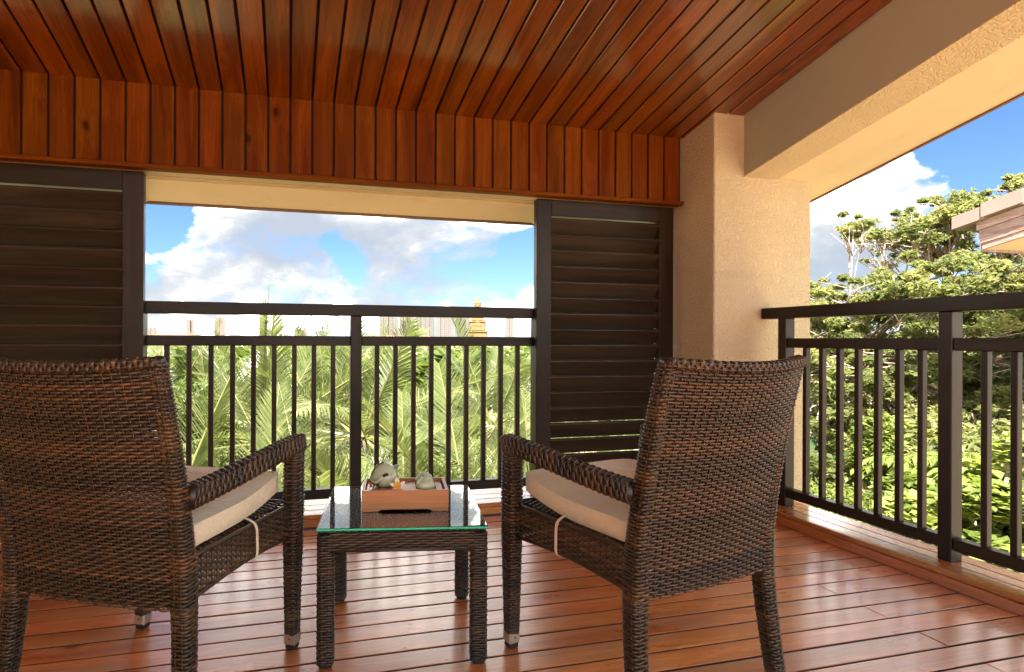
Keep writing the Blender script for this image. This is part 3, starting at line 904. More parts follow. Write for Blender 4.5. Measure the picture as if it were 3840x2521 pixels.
def strap_mesh(s):
    pts = resample([(s * 0.236, 0.01, 0.010), (s * 0.262, 0.008, 0.004), (s * 0.283, 0.004, -0.010), (s * 0.287, 0.003, -0.055), (s * 0.285, 0.004, -0.092), (s * 0.268, 0.006, -0.106)], 18)
    V = []
    for p in pts:
        for d in ((0, -0.005, 0), (0, 0.005, 0)):
            for o in ((-s * 0.001, 0, 0), (s * 0.001, 0, 0.0)): V.append(np.array(p) + d + np.array(o))
    q = []
    for i in range(len(pts) - 1):
        a, b = i * 4, i * 4 + 4
        for k, l in ((0, 1), (1, 3), (3, 2), (2, 0)): q.append([a + k, a + l, b + l, b + k])
    return mesh_np('strap', np.array(V), np.array(q), M['fabric'], smooth=False)
def cushion(label, ch):
    c = link('seat_cushion', CMESH)
    c.location = (ch.location.x, ch.location.y, 0.469); c.rotation_euler = ch.rotation_euler
    tag(c, label, 'cushion', 'cream seat cushions')
    link('piping', PIPE1, c); link('piping', PIPE2, c)
    for s in (-1, 1): link('strap', strap_mesh(s), c)
cushion('cream canvas seat cushion tied to the reddish armchair on the left', chair)
cushion('cream canvas seat cushion tied to the darker armchair on the right', chair2)

# ------------------------------------------------------------------ side table
TA = -0.18
tb = thing('side_table', 'square wicker side table with a green-edged glass top between the armchairs', 'side table', (0.375, 1.92, 0), TA)
HX, HY = 0.2558, 0.2440
for sx in (-1, 1):
    for sy in (-1, 1):
        lx, ly = sx * (HX - 0.026), sy * (HY - 0.026)
        path = [((lx, ly, z), (0.0235, 0, 0), (0, 0.0235, 0)) for z in np.linspace(0.012, 0.398, 6)]
        lg = link('leg', wicker_bar(path, 8, 50, 91 + sx * 2 + sy, tones=(0.3, 0.2)).mesh('table_leg', 'wicker'), tb)
        v, q, tr = chbox(0.036, 0.036, 0.014, 0.003)
        link('rubber_foot', mesh_np('rubber_foot', v + np.array((lx, ly, 0.007)), [q, tr], M['rubber']), lg)
for (p0, p1, out) in (((-HX + 0.04, -HY + 0.004), (HX - 0.04, -HY + 0.004), (0, -1, 0)), ((HX - 0.04, HY - 0.004), (-HX + 0.04, HY - 0.004), (0, 1, 0)),
                      ((-HX + 0.004, HY - 0.04), (-HX + 0.004, -HY + 0.04), (-1, 0, 0)), ((HX - 0.004, -HY + 0.04), (HX - 0.004, HY - 0.04), (1, 0, 0))):
    a = Acc(); p0 = np.array(p0 + (0,)); p1 = np.array(p1 + (0,)); out = np.array(out, float)
    def Pa(u, v, p0=p0, p1=p1, out=out):
        pos = p0 + (p1 - p0) * u[..., None]; pos[..., 2] = lerp(0.352, 0.404, v)
        return pos, np.broadcast_to(out, pos.shape)
    weave(a, Pa, 18, 7, False, 0.0026, (0.004, 0.0022), (0.003, 0.0015), 4, (0.32, 0.2), 101)
    V, Q, T_ = tube([p0 + (0, 0, 0.352), p1 + (0, 0, 0.352)], 0.005, 6); a.add(V, Q, T_, 0.25)
    b = chbox(np.linalg.norm(p1 - p0), 0.012, 0.046)
    ang = math.atan2((p1 - p0)[1], (p1 - p0)[0]); c_, s_ = math.cos(ang), math.sin(ang)
    Vb = b[0] @ np.array([[c_, s_, 0], [-s_, c_, 0], [0, 0, 1]]) + (p0 + p1) / 2 - out * 0.012 + (0, 0, 0.378)
    a.add(Vb, b[1], b[2], 0.1)
    link('apron', a.mesh('table_apron', 'wicker'), tb)
a = Acc()
def Pt(u, v):
    pos = np.stack([lerp(-HX + 0.004, HX - 0.004, v), lerp(-HY + 0.004, HY - 0.004, u), 0.4035 + 0 * u], -1)
    return pos, np.broadcast_to(np.array([0, 0, 1.0]), pos.shape)
weave(a, Pt, 24, 46, False, 0.0025, (0.0050, 0.0020), (0.003, 0.0014), 4, (0.42, 0.3), 111)
v, q, tr = chbox(2 * HX - 0.03, 2 * HY - 0.03, 0.01); a.add(v + (0, 0, 0.394), q, tr, 0.15)
link('woven_top', a.mesh('woven_top', 'wicker'), tb)
v, q, tr = chbox(2 * HX, 2 * HY, 0.0085, 0.0012)
fm = np.zeros(len(q) + len(tr), dtype=int)
allf = list(q) + list(tr)
for i_, f_ in enumerate(allf):
    pts_ = v[f_]; nn = np.cross(pts_[1] - pts_[0], pts_[2] - pts_[0])
    if abs(nn[2]) < 0.5 * np.linalg.norm(nn): fm[i_] = 1
link('glass_top', mesh_np('glass_top', v + (0, 0, 0.4157), [q, tr], None, mats=[M['glass'], M['glassedge']], fmat=fm), tb)
GT = 0.42

# ------------------------------------------------------------------ tea tray and what stands on it
ty = thing('tea_tray', 'reddish bamboo tea tray standing on the glass table', 'tray', (0.384, 1.918, GT + 0.0005), TA)
TL, TW, TH = 0.283, 0.172, 0.0685
def tray_panel(name, half, y, zlow, thick, rot):
    foot = half * 0.46
    o = [(-half, zlow), (-half + foot - 0.012, zlow), (-half + foot, zlow + 0.0065), (half - foot, zlow + 0.0065), (half - foot + 0.012, zlow), (half, zlow), (half, TH), (-half, TH)]
    n = len(o); V = [(x, -thick / 2, z) for x, z in o] + [(x, thick / 2, z) for x, z in o]
    f = [[i, i + n, (i + 1) % n + n, (i + 1) % n] for i in range(n)]
    me = bpy.data.meshes.new(name); me.from_pydata(V, [], [list(range(n)), list(range(2 * n - 1, n - 1, -1))] + f); me.materials.append(M['bamboo']); me.update()
    return me
fpm = tray_panel('long_side', TL / 2, 0, 0.0, 0.010, 0)
link('long_side', fpm, ty, (0, -TW / 2 + 0.005, 0)); link('long_side', fpm, ty, (0, TW / 2 - 0.005, 0))
epm = tray_panel('short_side', TW / 2 - 0.0105, 0, 0.001, 0.010, 0)
link('short_side', epm, ty, (-TL / 2 + 0.0055, 0, 0.0), (0, 0, R(90))); link('short_side', epm, ty, (TL / 2 - 0.0055, 0, 0.0), (0, 0, R(90)))
sx = -TL / 2 + 0.0115
for wdt in (0.024, 0.022, 0.022, 0.022, 0.078, 0.062, 0.026):
    v, q, tr = chbox(wdt - 0.003, TW - 0.024, 0.006, 0.0012)
    v = v[:, [1, 0, 2]]; q = q[:, ::-1]; tr = tr[:, ::-1]
    link('slat', mesh_np('slat', v, [q, tr], M['bamboo']), ty, (sx + wdt / 2, 0, 0.0555), (0, 0, R(90)))
    sx += wdt + 0.0004
v, q, tr = chbox(TL - 0.022, TW - 0.022, 0.004); link('drip_pan', mesh_np('drip_pan', v, [q, tr], M['bamboo']), ty, (0, 0, 0.045))
SZ = GT + 0.0005 + 0.0588

tp = thing('teapot', 'celadon teapot with a dark cord, on the left of the tea tray', 'teapot', (0.318, 1.945, SZ), 0.1)
prof = [(0.0, 0.001), (0.026, 0.001), (0.031, 0.006), (0.041, 0.018), (0.0465, 0.032), (0.0455, 0.044), (0.040, 0.054), (0.034, 0.0605), (0.033, 0.063), (0.030, 0.0635), (0.030, 0.0615)]
V, Q = lathe(prof, 40)
bd = mesh_np('body', V, Q, M['celadon'], smooth=True); body = link('body', bd, tp)
V, Q = lathe([(0.033, 0.0625), (0.0325, 0.0645), (0.027, 0.071), (0.017, 0.0765), (0.007, 0.0785), (0.006, 0.082), (0.0105, 0.0845), (0.0115, 0.087), (0.009, 0.0885), (0, 0.0888)], 32)
link('lid', mesh_np('lid', V, Q, M['celadon'], smooth=True), tp)
a = Acc()                                              # pouring lip: an open beak drawn out of the rim
ns, nr = 9, 9
beak = []
for i_ in range(nr):
    t_ = i_ / (nr - 1)
    half = lerp(0.9, 0.10, t_ ** 0.8); rad = lerp(0.038, 0.054, t_); z0 = lerp(0.034, 0.0665, t_ ** 0.7)
    row_ = []
    for j_ in range(ns):
        ang = (j_ / (ns - 1) - 0.5) * 2 * half
        edge = abs(j_ / (ns - 1) - 0.5) * 2
        zz = lerp(z0, lerp(0.058, 0.0685, t_), edge ** 1.5)
        row_.append((rad * math.cos(ang) * (1 - 0.02 * edge), rad * math.sin(ang), zz))
    beak.append(row_)
bk = np.array(beak); ix = np.arange(ns * nr).reshape(nr, ns)
qq = np.stack([ix[:-1, :-1], ix[1:, :-1], ix[1:, 1:], ix[:-1, 1:]], -1).reshape(-1, 4)
a.add(bk.reshape(-1, 3), qq)
a.add(bk.reshape(-1, 3) * np.array([0.95, 0.9, 1]) + (0, 0, 0.0012), qq[:, ::-1])
link('spout', a.mesh('spout', 'celadon'), tp)
hp = resample([(0.014, -0.041, 0.046), (-0.004, -0.052, 0.050), (-0.018, -0.056, 0.047), (-0.028, -0.055, 0.036), (-0.037, -0.046, 0.026), (-0.046, -0.030, 0.024), (-0.0505, -0.014, 0.030)], 20)
V, Q, T_ = tube(hp, np.interp(np.arange(20), [0, 6, 13, 19], [0.003, 0.0042, 0.0052, 0.004]), 10)
hd = link('handle', mesh_np('handle', V, [Q, T_], M['celadon'], smooth=True), tp)
V, Q, T_ = tube(hp[3:8], 0.0054, 10); link('handle_wrap', mesh_np('handle_wrap', V, [Q, T_], M['cord'], smooth=True), hd)
cp = resample([(-0.004, -0.004, 0.080), (-0.018, -0.006, 0.0775), (-0.034, -0.010, 0.066), (-0.0455, -0.013, 0.050), (-0.0515, -0.015, 0.034), (-0.048, -0.018, 0.017), (-0.034, -0.030, 0.010), (-0.030, -0.046, 0.024), (-0.028, -0.053, 0.033)], 36)
a = Acc()
for ph in (0, math.pi):
    w_ = np.arange(36) * 1.5 + ph
    V, Q, T_ = tube(cp + np.stack([0.001 * np.cos(w_), 0.001 * np.sin(w_), 0.001 * np.sin(w_)], -1), 0.0014, 6); a.add(V, Q, T_)
cd = link('cord', a.mesh('cord', 'cord'), tp)
V, Q = lathe([(0, -0.005), (0.004, -0.003), (0.005, 0), (0.004, 0.003), (0, 0.005)], 10)
link('bead', mesh_np('bead', V, Q, M['bead'], smooth=True), cd, (-0.054, -0.018, 0.016)); link('bead', mesh_np('bead', V, Q, M['bead'], smooth=True), cd, (-0.052, -0.021, 0.008))

cprof = [(0.0, 0.0345), (0.009, 0.0345), (0.0105, 0.036), (0.0115, 0.0395), (0.0140, 0.0395), (0.0145, 0.036), (0.0175, 0.0335), (0.025, 0.028), (0.031, 0.018), (0.0318, 0.010), (0.0295, 0.002), (0.0275, 0.0005), (0.0265, 0.002), (0.029, 0.012)]
V, Q = lathe(cprof[::-1], 32)
cme = mesh_np('tea_cup', V, Q, M['celadon'], smooth=True)
for (cx_, cy_, lb) in ((0.447, 1.877, 'upturned celadon cup nearest the front edge of the tea tray'), (0.458, 1.944, 'upturned celadon cup half hidden behind the front cup on the tray')):
    c = link('tea_cup', cme, None, (cx_, cy_, SZ)); tag(c, lb, 'cup', 'upturned celadon cups')

fl = thing('frangipani_flower', 'white and yellow frangipani flower lying on the tray by the teapot', 'flower', (0.352, 1.885, SZ + 0.013))
fl.rotation_euler = (R(52), R(6), R(-14))
t_ = NT('frangipani_petal')
gr = t_.N('ShaderNodeVectorMath', operation='LENGTH'); t_.l.new(t_.N('ShaderNodeTexCoord').outputs['Object'], gr.inputs[0])
t_.pbr(t_.mix(t_.step(gr.outputs['Value'], 0.009, 0.019), (0.85, 0.42, 0.02), (0.88, 0.84, 0.74)), 0.45)
M['petal'] = t_.m
npu, npv = 9, 7
pu = np.linspace(0, 1, npu); pv = np.linspace(-1, 1, npv)
A_, B_ = np.meshgrid(pu, pv, indexing='ij')
wprof = 0.0098 * np.sin(np.pi * np.clip(A_, 0, 1) ** 0.75) ** 0.7 * (0.35 + 0.75 * A_) + 0.0012
pet = np.stack([0.027 * A_, B_ * wprof + 0.003 * A_, 0.006 * A_ ** 2 + 0.004 * B_ * A_ - 0.002 * B_ ** 2], -1).reshape(-1, 3)
ix = np.arange(npu * npv).reshape(npu, npv)
pq = np.stack([ix[:-1, :-1], ix[1:, :-1], ix[1:, 1:], ix[:-1, 1:]], -1).reshape(-1, 4)
n_ = len(pet)
rim = list(ix[0]) + list(ix[1:, -1]) + list(ix[-1, -2::-1]) + list(ix[-2:0:-1, 0])
rq = np.array([[rim[i], rim[(i + 1) % len(rim)], rim[(i + 1) % len(rim)] + n_, rim[i] + n_] for i in range(len(rim))])
pme = mesh_np('petal', np.vstack([pet, pet - (0, 0, 0.0006)]), np.vstack([pq, pq[:, ::-1] + n_, rq]), M['petal'], smooth=True)
for k in range(5): link('petal', pme, fl, (0, 0, 0), (0, 0, R(72 * k + 20)))

# ------------------------------------------------------------------ planting beyond the balcony
def polar(az, d, z=0.0): return np.array([d * math.sin(R(az)), d * math.cos(R(az)), z])

def leaves(acc, C, size, seed, up=0.6, droop=0.0, ratio=0.42, tone=(0.5, 0.2), fold=0.15):
    """one folded four-cornered leaf at every centre"""
    g = np.random.default_rng(seed); n = len(C)
    N = g.normal(0, 1, (n, 3)); N[:, 2] = np.abs(N[:, 2]) + up * 2; N /= np.linalg.norm(N, axis=1)[:, None]
    D = g.normal(0, 1, (n, 3)); D[:, 2] -= droop; D -= N * np.sum(D * N, 1)[:, None]; D /= np.linalg.norm(D, axis=1)[:, None]
    S = np.cross(N, D); L = size * g.uniform(0.6, 1.25, n)[:, None]
    V = np.stack([C - D * L * 0.5, C + S * L * ratio * 0.5 + N * L * fold * 0.4 - D * L * 0.06, C + D * L * 0.5 - N * L * fold * 0.6, C - S * L * ratio * 0.5 + N * L * fold * 0.4 - D * L * 0.06], 1).reshape(-1, 3)
    i0 = np.arange(n) * 4
    T_ = np.concatenate([np.stack([i0, i0 + 1, i0 + 2], 1), np.stack([i0, i0 + 2, i0 + 3], 1)])
    tn = np.clip(g.normal(tone[0], tone[1], n), 0, 1)
    acc.add(V, None, T_, np.repeat(tn, 4))

def blob_points(g, c, r, n, shell=0.45):
    d = g.normal(0, 1, (n, 3)); d /= np.linalg.norm(d, axis=1)[:, None]
    rad = g.uniform(shell, 1, n) ** 0.6
    return np.array(c) + d * rad[:, None] * np.array(r)

# coconut fronds: a few shared shapes
def frond_mesh(kind, L=3.2, nl=88):
    g = np.random.default_rng(200 + kind)
    droop = [0.35, 0.75, 1.15, 1.6, 0.12][kind]; a = Acc()
    ns = 15; s = np.linspace(0, 1, ns); ang = 0.25 - droop * s ** 1.5
    dx = np.cos(ang) * L / (ns - 1); dz = np.sin(ang) * L / (ns - 1)
    P = np.stack([np.concatenate([[0], np.cumsum(dx[:-1])]), 0.12 * np.sin(s * 2 + kind), np.concatenate([[0], np.cumsum(dz[:-1])])], -1)
    V, Q, T_ = tube(P, np.linspace(0.032, 0.006, ns), 4); a.add(V, Q, T_, 0.85)
    st = np.repeat(np.linspace(0.14, 0.99, nl), 2); side = np.tile([1.0, -1.0], nl)
    base = np.stack([np.interp(st, s, P[:, i]) for i in range(3)], -1); an = np.interp(st, s, ang)
    T = np.stack([np.cos(an), 0 * an, np.sin(an)], -1); U = np.stack([-np.sin(an), 0 * an, np.cos(an)], -1); S = np.stack([0 * an, side, 0 * an], -1)
    ln = (0.25 + 0.60 * np.sin(np.pi * np.clip(st * 0.86 + 0.1, 0, 1)) ** 0.7) * g.uniform(0.82, 1.1, len(st)) * (1 - 0.45 * st ** 4)
    sweep = np.interp(st, [0, 1], [0.45, 1.25])[:, None] + g.normal(0, 0.07, (len(st), 1))
    vee = [0.55, 0.25, 0.0, -0.25, 0.75][kind]
    D = T * sweep + S + U * vee + g.normal(0, 0.05, (len(st), 3)); D /= np.linalg.norm(D, axis=1)[:, None]
    hang = np.array([0, 0, -1.0]) * (0.24 + 0.22 * g.random((len(st), 1))) * [0.6, 0.9, 1.1, 1.2, 0.25][kind]
    Wd = np.cross(D, U); Wd /= np.linalg.norm(Wd, axis=1)[:, None]; Wd = Wd * 0.8 + T * 0.35
    w = 0.0175
    p1 = base + D * ln[:, None] * 0.5 + hang * ln[:, None] * 0.22; p2 = base + D * ln[:, None] * 0.92 + hang * ln[:, None]
    Vv = np.stack([base - Wd * w * 0.5, base + Wd * w * 0.5, p1 + Wd * w * 0.62, p1 - Wd * w * 0.62, p2], 1).reshape(-1, 3)
    i0 = np.arange(len(st)) * 5
    tn = np.clip(g.normal([0.40, 0.5, 0.58, 0.70, 0.35][kind], 0.17, len(st)) + 0.15 * (st - 0.5), 0, 1)
    a.add(Vv, np.stack([i0, i0 + 1, i0 + 2, i0 + 3], 1), np.stack([i0 + 3, i0 + 2, i0 + 4], 1), np.repeat(tn, 5))
    return a.mesh('frond', 'palm', smooth=False)
FR = [frond_mesh(k) for k in range(5)]

def palm(az, d, zc_, n, scale, seed, label, lean=0.0):
    g = random.Random(seed); c = polar(az, d, zc_)
    t = thing('coconut_palm', label, 'palm tree', (c[0] + lean, c[1] + 0.3, GZ), 0, 'coconut palms beyond the far railing')
    base = np.array(t.location)
    h = zc_ - GZ
    pts = resample([(0, 0, 0), (-lean * 0.35, -0.12, h * 0.4), (-lean * 0.8, -0.24, h * 0.8), (c[0] - base[0], c[1] - base[1], h)], 12)
    a = Acc(); V, Q, T_ = tube(pts, np.linspace(0.17, 0.11, 12) * scale, 8); a.add(V, Q, T_)
    link('trunk', a.mesh('palm_trunk', 'trunk'), t)
    ph = g.random() * 6.28
    for k in range(n):
        f = k / max(1, n - 1)
        el = lerp(74, -42, f ** 0.70) + g.uniform(-7, 7)
        kind = 4 if f < 0.12 else (0 if f < 0.35 else (1 if f < 0.6 else (2 if f < 0.82 else 3)))
        az_ = ph + k * 2.39996 + g.uniform(-0.2, 0.2)
        sc_ = scale * g.uniform(0.85, 1.12) * (0.72 if f < 0.08 else 1)
        o = link('frond', FR[kind], t, (c[0] - base[0], c[1] - base[1], h))
        o.rotation_euler = Euler((g.uniform(-0.35, 0.35), -R(el), az_), 'XYZ'); o.scale = (sc_, sc_, sc_)
    for k in range(2):
        o = link('dead_frond', FRD, t, (c[0] - base[0], c[1] - base[1], h - 0.12)); o['label'] = 'dry brown hanging frond'
        o.rotation_euler = Euler((g.uniform(-0.3, 0.3), R(g.uniform(28, 62)), ph + 1.1 + k * 2.6 + g.uniform(-0.5, 0.5)), 'XYZ'); o.scale = (scale * 0.8,) * 3
    return t
FRD = FR[2].copy(); FRD.materials.clear(); FRD.materials.append(M['dryleaf'])

palm(-11.3, 15.0, -1.15, 20, 1.0, 1, 'coconut palm rising behind the left end of the far railing')
palm(-6.6, 17.0, -1.5, 18, 1.0, 2, 'smaller coconut palm with its top just above the middle rail, left of the tall spear')
palm(-2.6, 12.0, -1.15, 22, 1.0, 3, 'tall coconut palm whose closed spear leaf stands above the handrail')
palm(3.2, 14.0, -1.05, 20, 1.0, 4, 'coconut palm directly left of the middle railing post')
palm(7.0, 11.5, -0.95, 20, 1.0, 5, 'coconut palm directly right of the middle railing post')
palm(20.2, 15.0, -1.25, 22, 0.95, 6, 'coconut palm standing in front of the golden spire')
palm(24.2, 21.0, -1.3, 18, 1.0, 7, 'far coconut palm beside the right end of the far railing')
palm(14.2, 13.0, -2.6, 20, 1.0, 8, 'low coconut palm below the pale towers')
palm(-5.0, 8.0, -2.7, 23, 1.06, 9, 'near coconut palm with yellowish arching fronds behind the left armchair')
palm(2.0, 8.5, -2.9, 21, 1.12, 10, 'near coconut palm seen just above the side table')
palm(10.5, 8.2, -2.8, 23, 1.06, 11, 'near coconut palm with upright lime fronds right of the middle post')
palm(17.5, 8.6, -2.6, 23, 1.06, 12, 'near coconut palm spreading behind the right armchair arm')
palm(23.5, 9.5, -2.4, 21, 1.01, 13, 'near coconut palm partly hidden by the right shutter')
palm(-11.5, 9.5, -2.8, 21, 1.06, 14, 'near coconut palm at the left, low behind the balusters')
palm(30.0, 11.0, -2.6, 18, 0.95, 15, 'coconut palm behind the right shutter and pillar')
palm(-20.0, 12.0, -1.6, 18, 1.0, 16, 'coconut palm behind the left shutter')
# closed spear leaf of the tall palm
a = Acc(); c = polar(-2.4, 11.9, 0.60)
for k in range(9):
    th = k * 0.7; V, Q, T_ = tube([c + (0, 0, -1.2), c + (0.04 * math.cos(th), 0.04 * math.sin(th), 0.75), c + (0.07 * math.cos(th) + 0.04, 0.07 * math.sin(th), 1.45 - 0.09 * k)], [0.03, 0.045, 0.004], 5)
    a.add(V, Q, T_, 0.35 + 0.02 * k)
tall = [o for o in bpy.data.objects if o.get('label', '').startswith('tall coconut palm')][0]
o = link('spear_leaf', a.mesh('spear_leaf', 'palm'), tall, -Vector(tall.location))

def bush(name, label, cat, c, r, n, size, mat, seed, group=None, up=0.5, droop=0.2, ratio=0.45, lumps=9, tone=(0.5, 0.22), stems=7):
    g = np.random.default_rng(seed); c = np.array(c, float); r = np.array(r, float)
    t = thing(name, label, cat, (c[0], c[1], GZ), 0, group); off = np.array((c[0], c[1], GZ))
    a = Acc()
    cs = blob_points(g, c, r * 0.72, lumps, 0.3)
    for k, cc in enumerate(cs):
        rr = r * g.uniform(0.30, 0.52) * np.array([1, 1, 0.8])
        leaves(a, blob_points(g, cc, rr, n // lumps) - off, size, seed * 31 + k, up, droop, ratio, (tone[0] + g.normal(0, 0.10), tone[1]))
    stuff(link('foliage', a.mesh('foliage', mat, False), t))
    b = Acc()
    for k in range(stems):
        e = cs[k % lumps] - off
        V, Q, T_ = tube(resample([(0.1 * math.cos(k), 0.1 * math.sin(k), 0), e * np.array([0.45, 0.45, 0.55]) + g.normal(0, 0.1, 3), e], 7), np.linspace(0.06, 0.012, 7), 5); b.add(V, Q, T_)
    link('branches', b.mesh('branches', 'branch'), t)
    return t

# broad-leaved shrubs and small trees among the palms
bush('leafy_tree', 'small leafy tree between the left-hand palms', 'tree', polar(-8.6, 12.5, -1.2), (1.0, 1.0, 1.7), 6000, 0.16, 'midleaf', 301, 'small broadleaf trees among the palms')
bush('leafy_tree', 'small leafy tree with a sprig above the middle rail', 'tree', polar(0.3, 15.0, -1.3), (1.1, 1.0, 1.5), 5000, 0.17, 'midleaf', 302, 'small broadleaf trees among the palms')
bush('leafy_tree', 'yellowish leafy tree right of the middle railing post', 'tree', polar(9.8, 15.5, -1.4), (1.3, 1.1, 1.5), 6000, 0.17, 'brightleaf', 303, 'small broadleaf trees among the palms')
bush('leafy_tree', 'green leafy tree below the right end of the towers', 'tree', polar(15.0, 18.0, -1.2), (1.6, 1.2, 1.4), 6000, 0.18, 'midleaf', 304, 'small broadleaf trees among the palms')
bush('lime_shrub', 'lime-green shrub low behind the left armchair', 'shrub', polar(-8.2, 6.6, -1.7), (0.55, 0.5, 0.8), 2600, 0.10, 'brightleaf', 305, 'lime shrubs below the railings')
bush('lime_shrub', 'lime-green shrub peeping between table and left armchair arm', 'shrub', polar(1.0, 6.2, -1.75), (0.5, 0.45, 0.7), 1800, 0.12, 'brightleaf', 306, 'lime shrubs below the railings')
bush('dark_shrub', 'dark green shrub behind the front palms', 'shrub', polar(5.0, 17.0, -2.2), (2.5, 1.5, 1.6), 6000, 0.2, 'midleaf', 307)

# undergrowth and the far wooded plain
a = Acc(); g = np.random.default_rng(400)
n = 26000; d = 9 + 60 * g.random(n) ** 1.6; azs = g.uniform(-32, 82, n)
hgt = GZ + (0.3 + g.random(n) * 3.4) * (1 + 0.2 * np.sin(azs * 0.5) * np.cos(d * 0.3))
C = np.stack([d * np.sin(np.radians(azs)), d * np.cos(np.radians(azs)), hgt], -1)
leaves(a, C, 0.55, 401, 0.7, 0.2, 0.5)
stuff(link('undergrowth', a.mesh('undergrowth', 'midleaf', False)))
tag(bpy.data.objects['undergrowth'], 'green undergrowth filling the garden below the palms', 'undergrowth')
a = Acc(); n = 30000; d = 60 + 700 * g.random(n) ** 2; azs = g.uniform(-35, 75, n)
hgt = GZ + 2 + 4.2 * g.random(n) * (0.75 + 0.25 * np.sin(azs * 1.3 + d * 0.02))
C = np.stack([d * np.sin(np.radians(azs)), d * np.cos(np.radians(azs)), hgt], -1)
leaves(a, C, 2.4, 402, 0.9, 0.0, 0.7)
stuff(link('far_woods', a.mesh('far_woods', 'midleaf', False)))
tag(bpy.data.objects['far_woods'], 'flat green woods reaching to the horizon', 'woods')

# the big spreading tree on the right
def big_tree(label, base, pads, leafsize, nleaf, mat, seed, stems, group):
    g = np.random.default_rng(seed); base = np.array(base, float)
    t = thing('spreading_tree', label, 'tree', base, 0, group)
    b = Acc()
    for st, (fork, lim) in enumerate(stems):
        fork = np.array(fork) - base
        V, Q, T_ = tube(resample([(0.25 * math.cos(st * 2.1), 0.25 * math.sin(st * 2.1), 0), fork * 0.5 + g.normal(0, 0.15, 3), fork], 9), np.linspace(0.17, 0.06, 9), 7); b.add(V, Q, T_)
    link('trunk', b.mesh('tree_trunk', 'branch'), t)
    b = Acc()
    forks = np.array([f for f, _ in stems])
    for (c, r, _d) in pads:
        c = np.array(c); f = forks[np.argmin(np.linalg.norm((forks - c) * (1, 1, 0.6), axis=1))]
        f = f - base; e = c - base
        mid = (f + e) / 2 + g.normal(0, 0.18, 3) + (0, 0, -0.15)
        V, Q, T_ = tube(resample([f, mid, e], 8), np.linspace(0.034, 0.008, 8), 5); b.add(V, Q, T_)
        for k in range(4):
            e2 = e + g.normal(0, 1, 3) * np.array([r * 0.6, r * 0.6, 0.1])
            V, Q, T_ = tube(resample([mid * 0.3 + e * 0.7, (mid * 0.3 + e * 0.7 + e2) / 2 + g.normal(0, 0.06, 3), e2], 5), np.linspace(0.011, 0.004, 5), 4); b.add(V, Q, T_)
    link('limbs', b.mesh('limbs', 'branch'), t)
    a = Acc()
    for k, (c, r, dn_) in enumerate(pads):
        n = int(nleaf * r * r * dn_)
        sub = max(4, int(11 * r))
        for s_ in range(sub):
            o_ = g.normal(0, 0.55, 3) * np.array([r, r, r * 0.62])
            rr = r * g.uniform(0.18, 0.46)
            leaves(a, blob_points(g, np.array(c) + o_ - base, (rr, rr, rr * 0.55), max(4, n // sub), 0.05), leafsize * g.uniform(0.75, 1.3), seed * 17 + k * 13 + s_, 0.35, 0.6, 0.45, (0.48 + g.normal(0, 0.16), 0.20))
    stuff(link('foliage', a.mesh('tree_foliage', mat, False), t))
    return t

def at(px, py, d):
    """a point at horizontal distance d (m) along the sight line the photo measures as (px,py)"""
    az = YAW + math.atan((px - 1621.7) / 2154.6); k = math.cos(az - YAW)
    return np.array([d * math.sin(az), d * math.cos(az), EYE + (1273.3 - py) / 2154.6 * d * k])
pads = []
g = np.random.default_rng(55)
def line(px, pts):
    return float(np.interp(px, [p[0] for p in pts], [p[1] for p in pts]))
up_top = ((3170, 845), (3260, 850), (3380, 790), (3500, 765), (3650, 715), (3840, 655), (4200, 560))
up_bot = ((3170, 865), (3300, 925), (3450, 900), (3560, 895), (3700, 890), (3840, 880), (4200, 850))
low_top = ((2960, 1150), (3050, 1020), (3130, 1085), (3250, 1030), (3450, 1000), (3840, 960), (4200, 900))
for px in range(3170, 4150, 34):                 # the high thin tier with sky between the twigs
    for q_ in range(2 if px < 3350 else 3):
        py = g.uniform(line(px, up_top) + 14, line(px, up_bot))
        pads.append((at(px + g.uniform(-15, 15), py, g.uniform(14.2, 16.2)), g.uniform(0.22, 0.42) if px < 3400 else g.uniform(0.30, 0.52), 1.0))
for px in range(3260, 3800, 40):                 # sparse tufts below it
    pads.append((at(px, g.uniform(910, 1000), g.uniform(15, 16.4)), g.uniform(0.2, 0.4), 0.45))
for py in range(0, 820, 52):                     # the dense lower crown
    for px in range(2960, 4180, 78):
        yy = line(px, low_top) + 22 + py + g.uniform(-24, 24)
        if yy > 1760: continue
        pads.append((at(px + g.uniform(-36, 36), yy, g.uniform(12.0, 15.6) - py * 0.0022), g.uniform(0.36, 0.62), 1.0))
tb_ = at(3640, 1273, 15.5); tb_[2] = GZ
stems = [(at(3560, 1300, 15.3), 1), (at(3680, 1180, 15.5), 1), (at(3430, 1230, 15), 1), (at(3790, 1230, 15.2), 1), (at(3240, 1330, 14.6), 1), (at(3560, 1000, 15.6), 1), (at(3900, 1150, 15.6), 1), (at(3760, 980, 15.8), 1)]
big_tree('large spreading tree with layered green crown beyond the right railing', tb_, pads, 0.105, 2300, 'treeleaf', 77, stems, None)

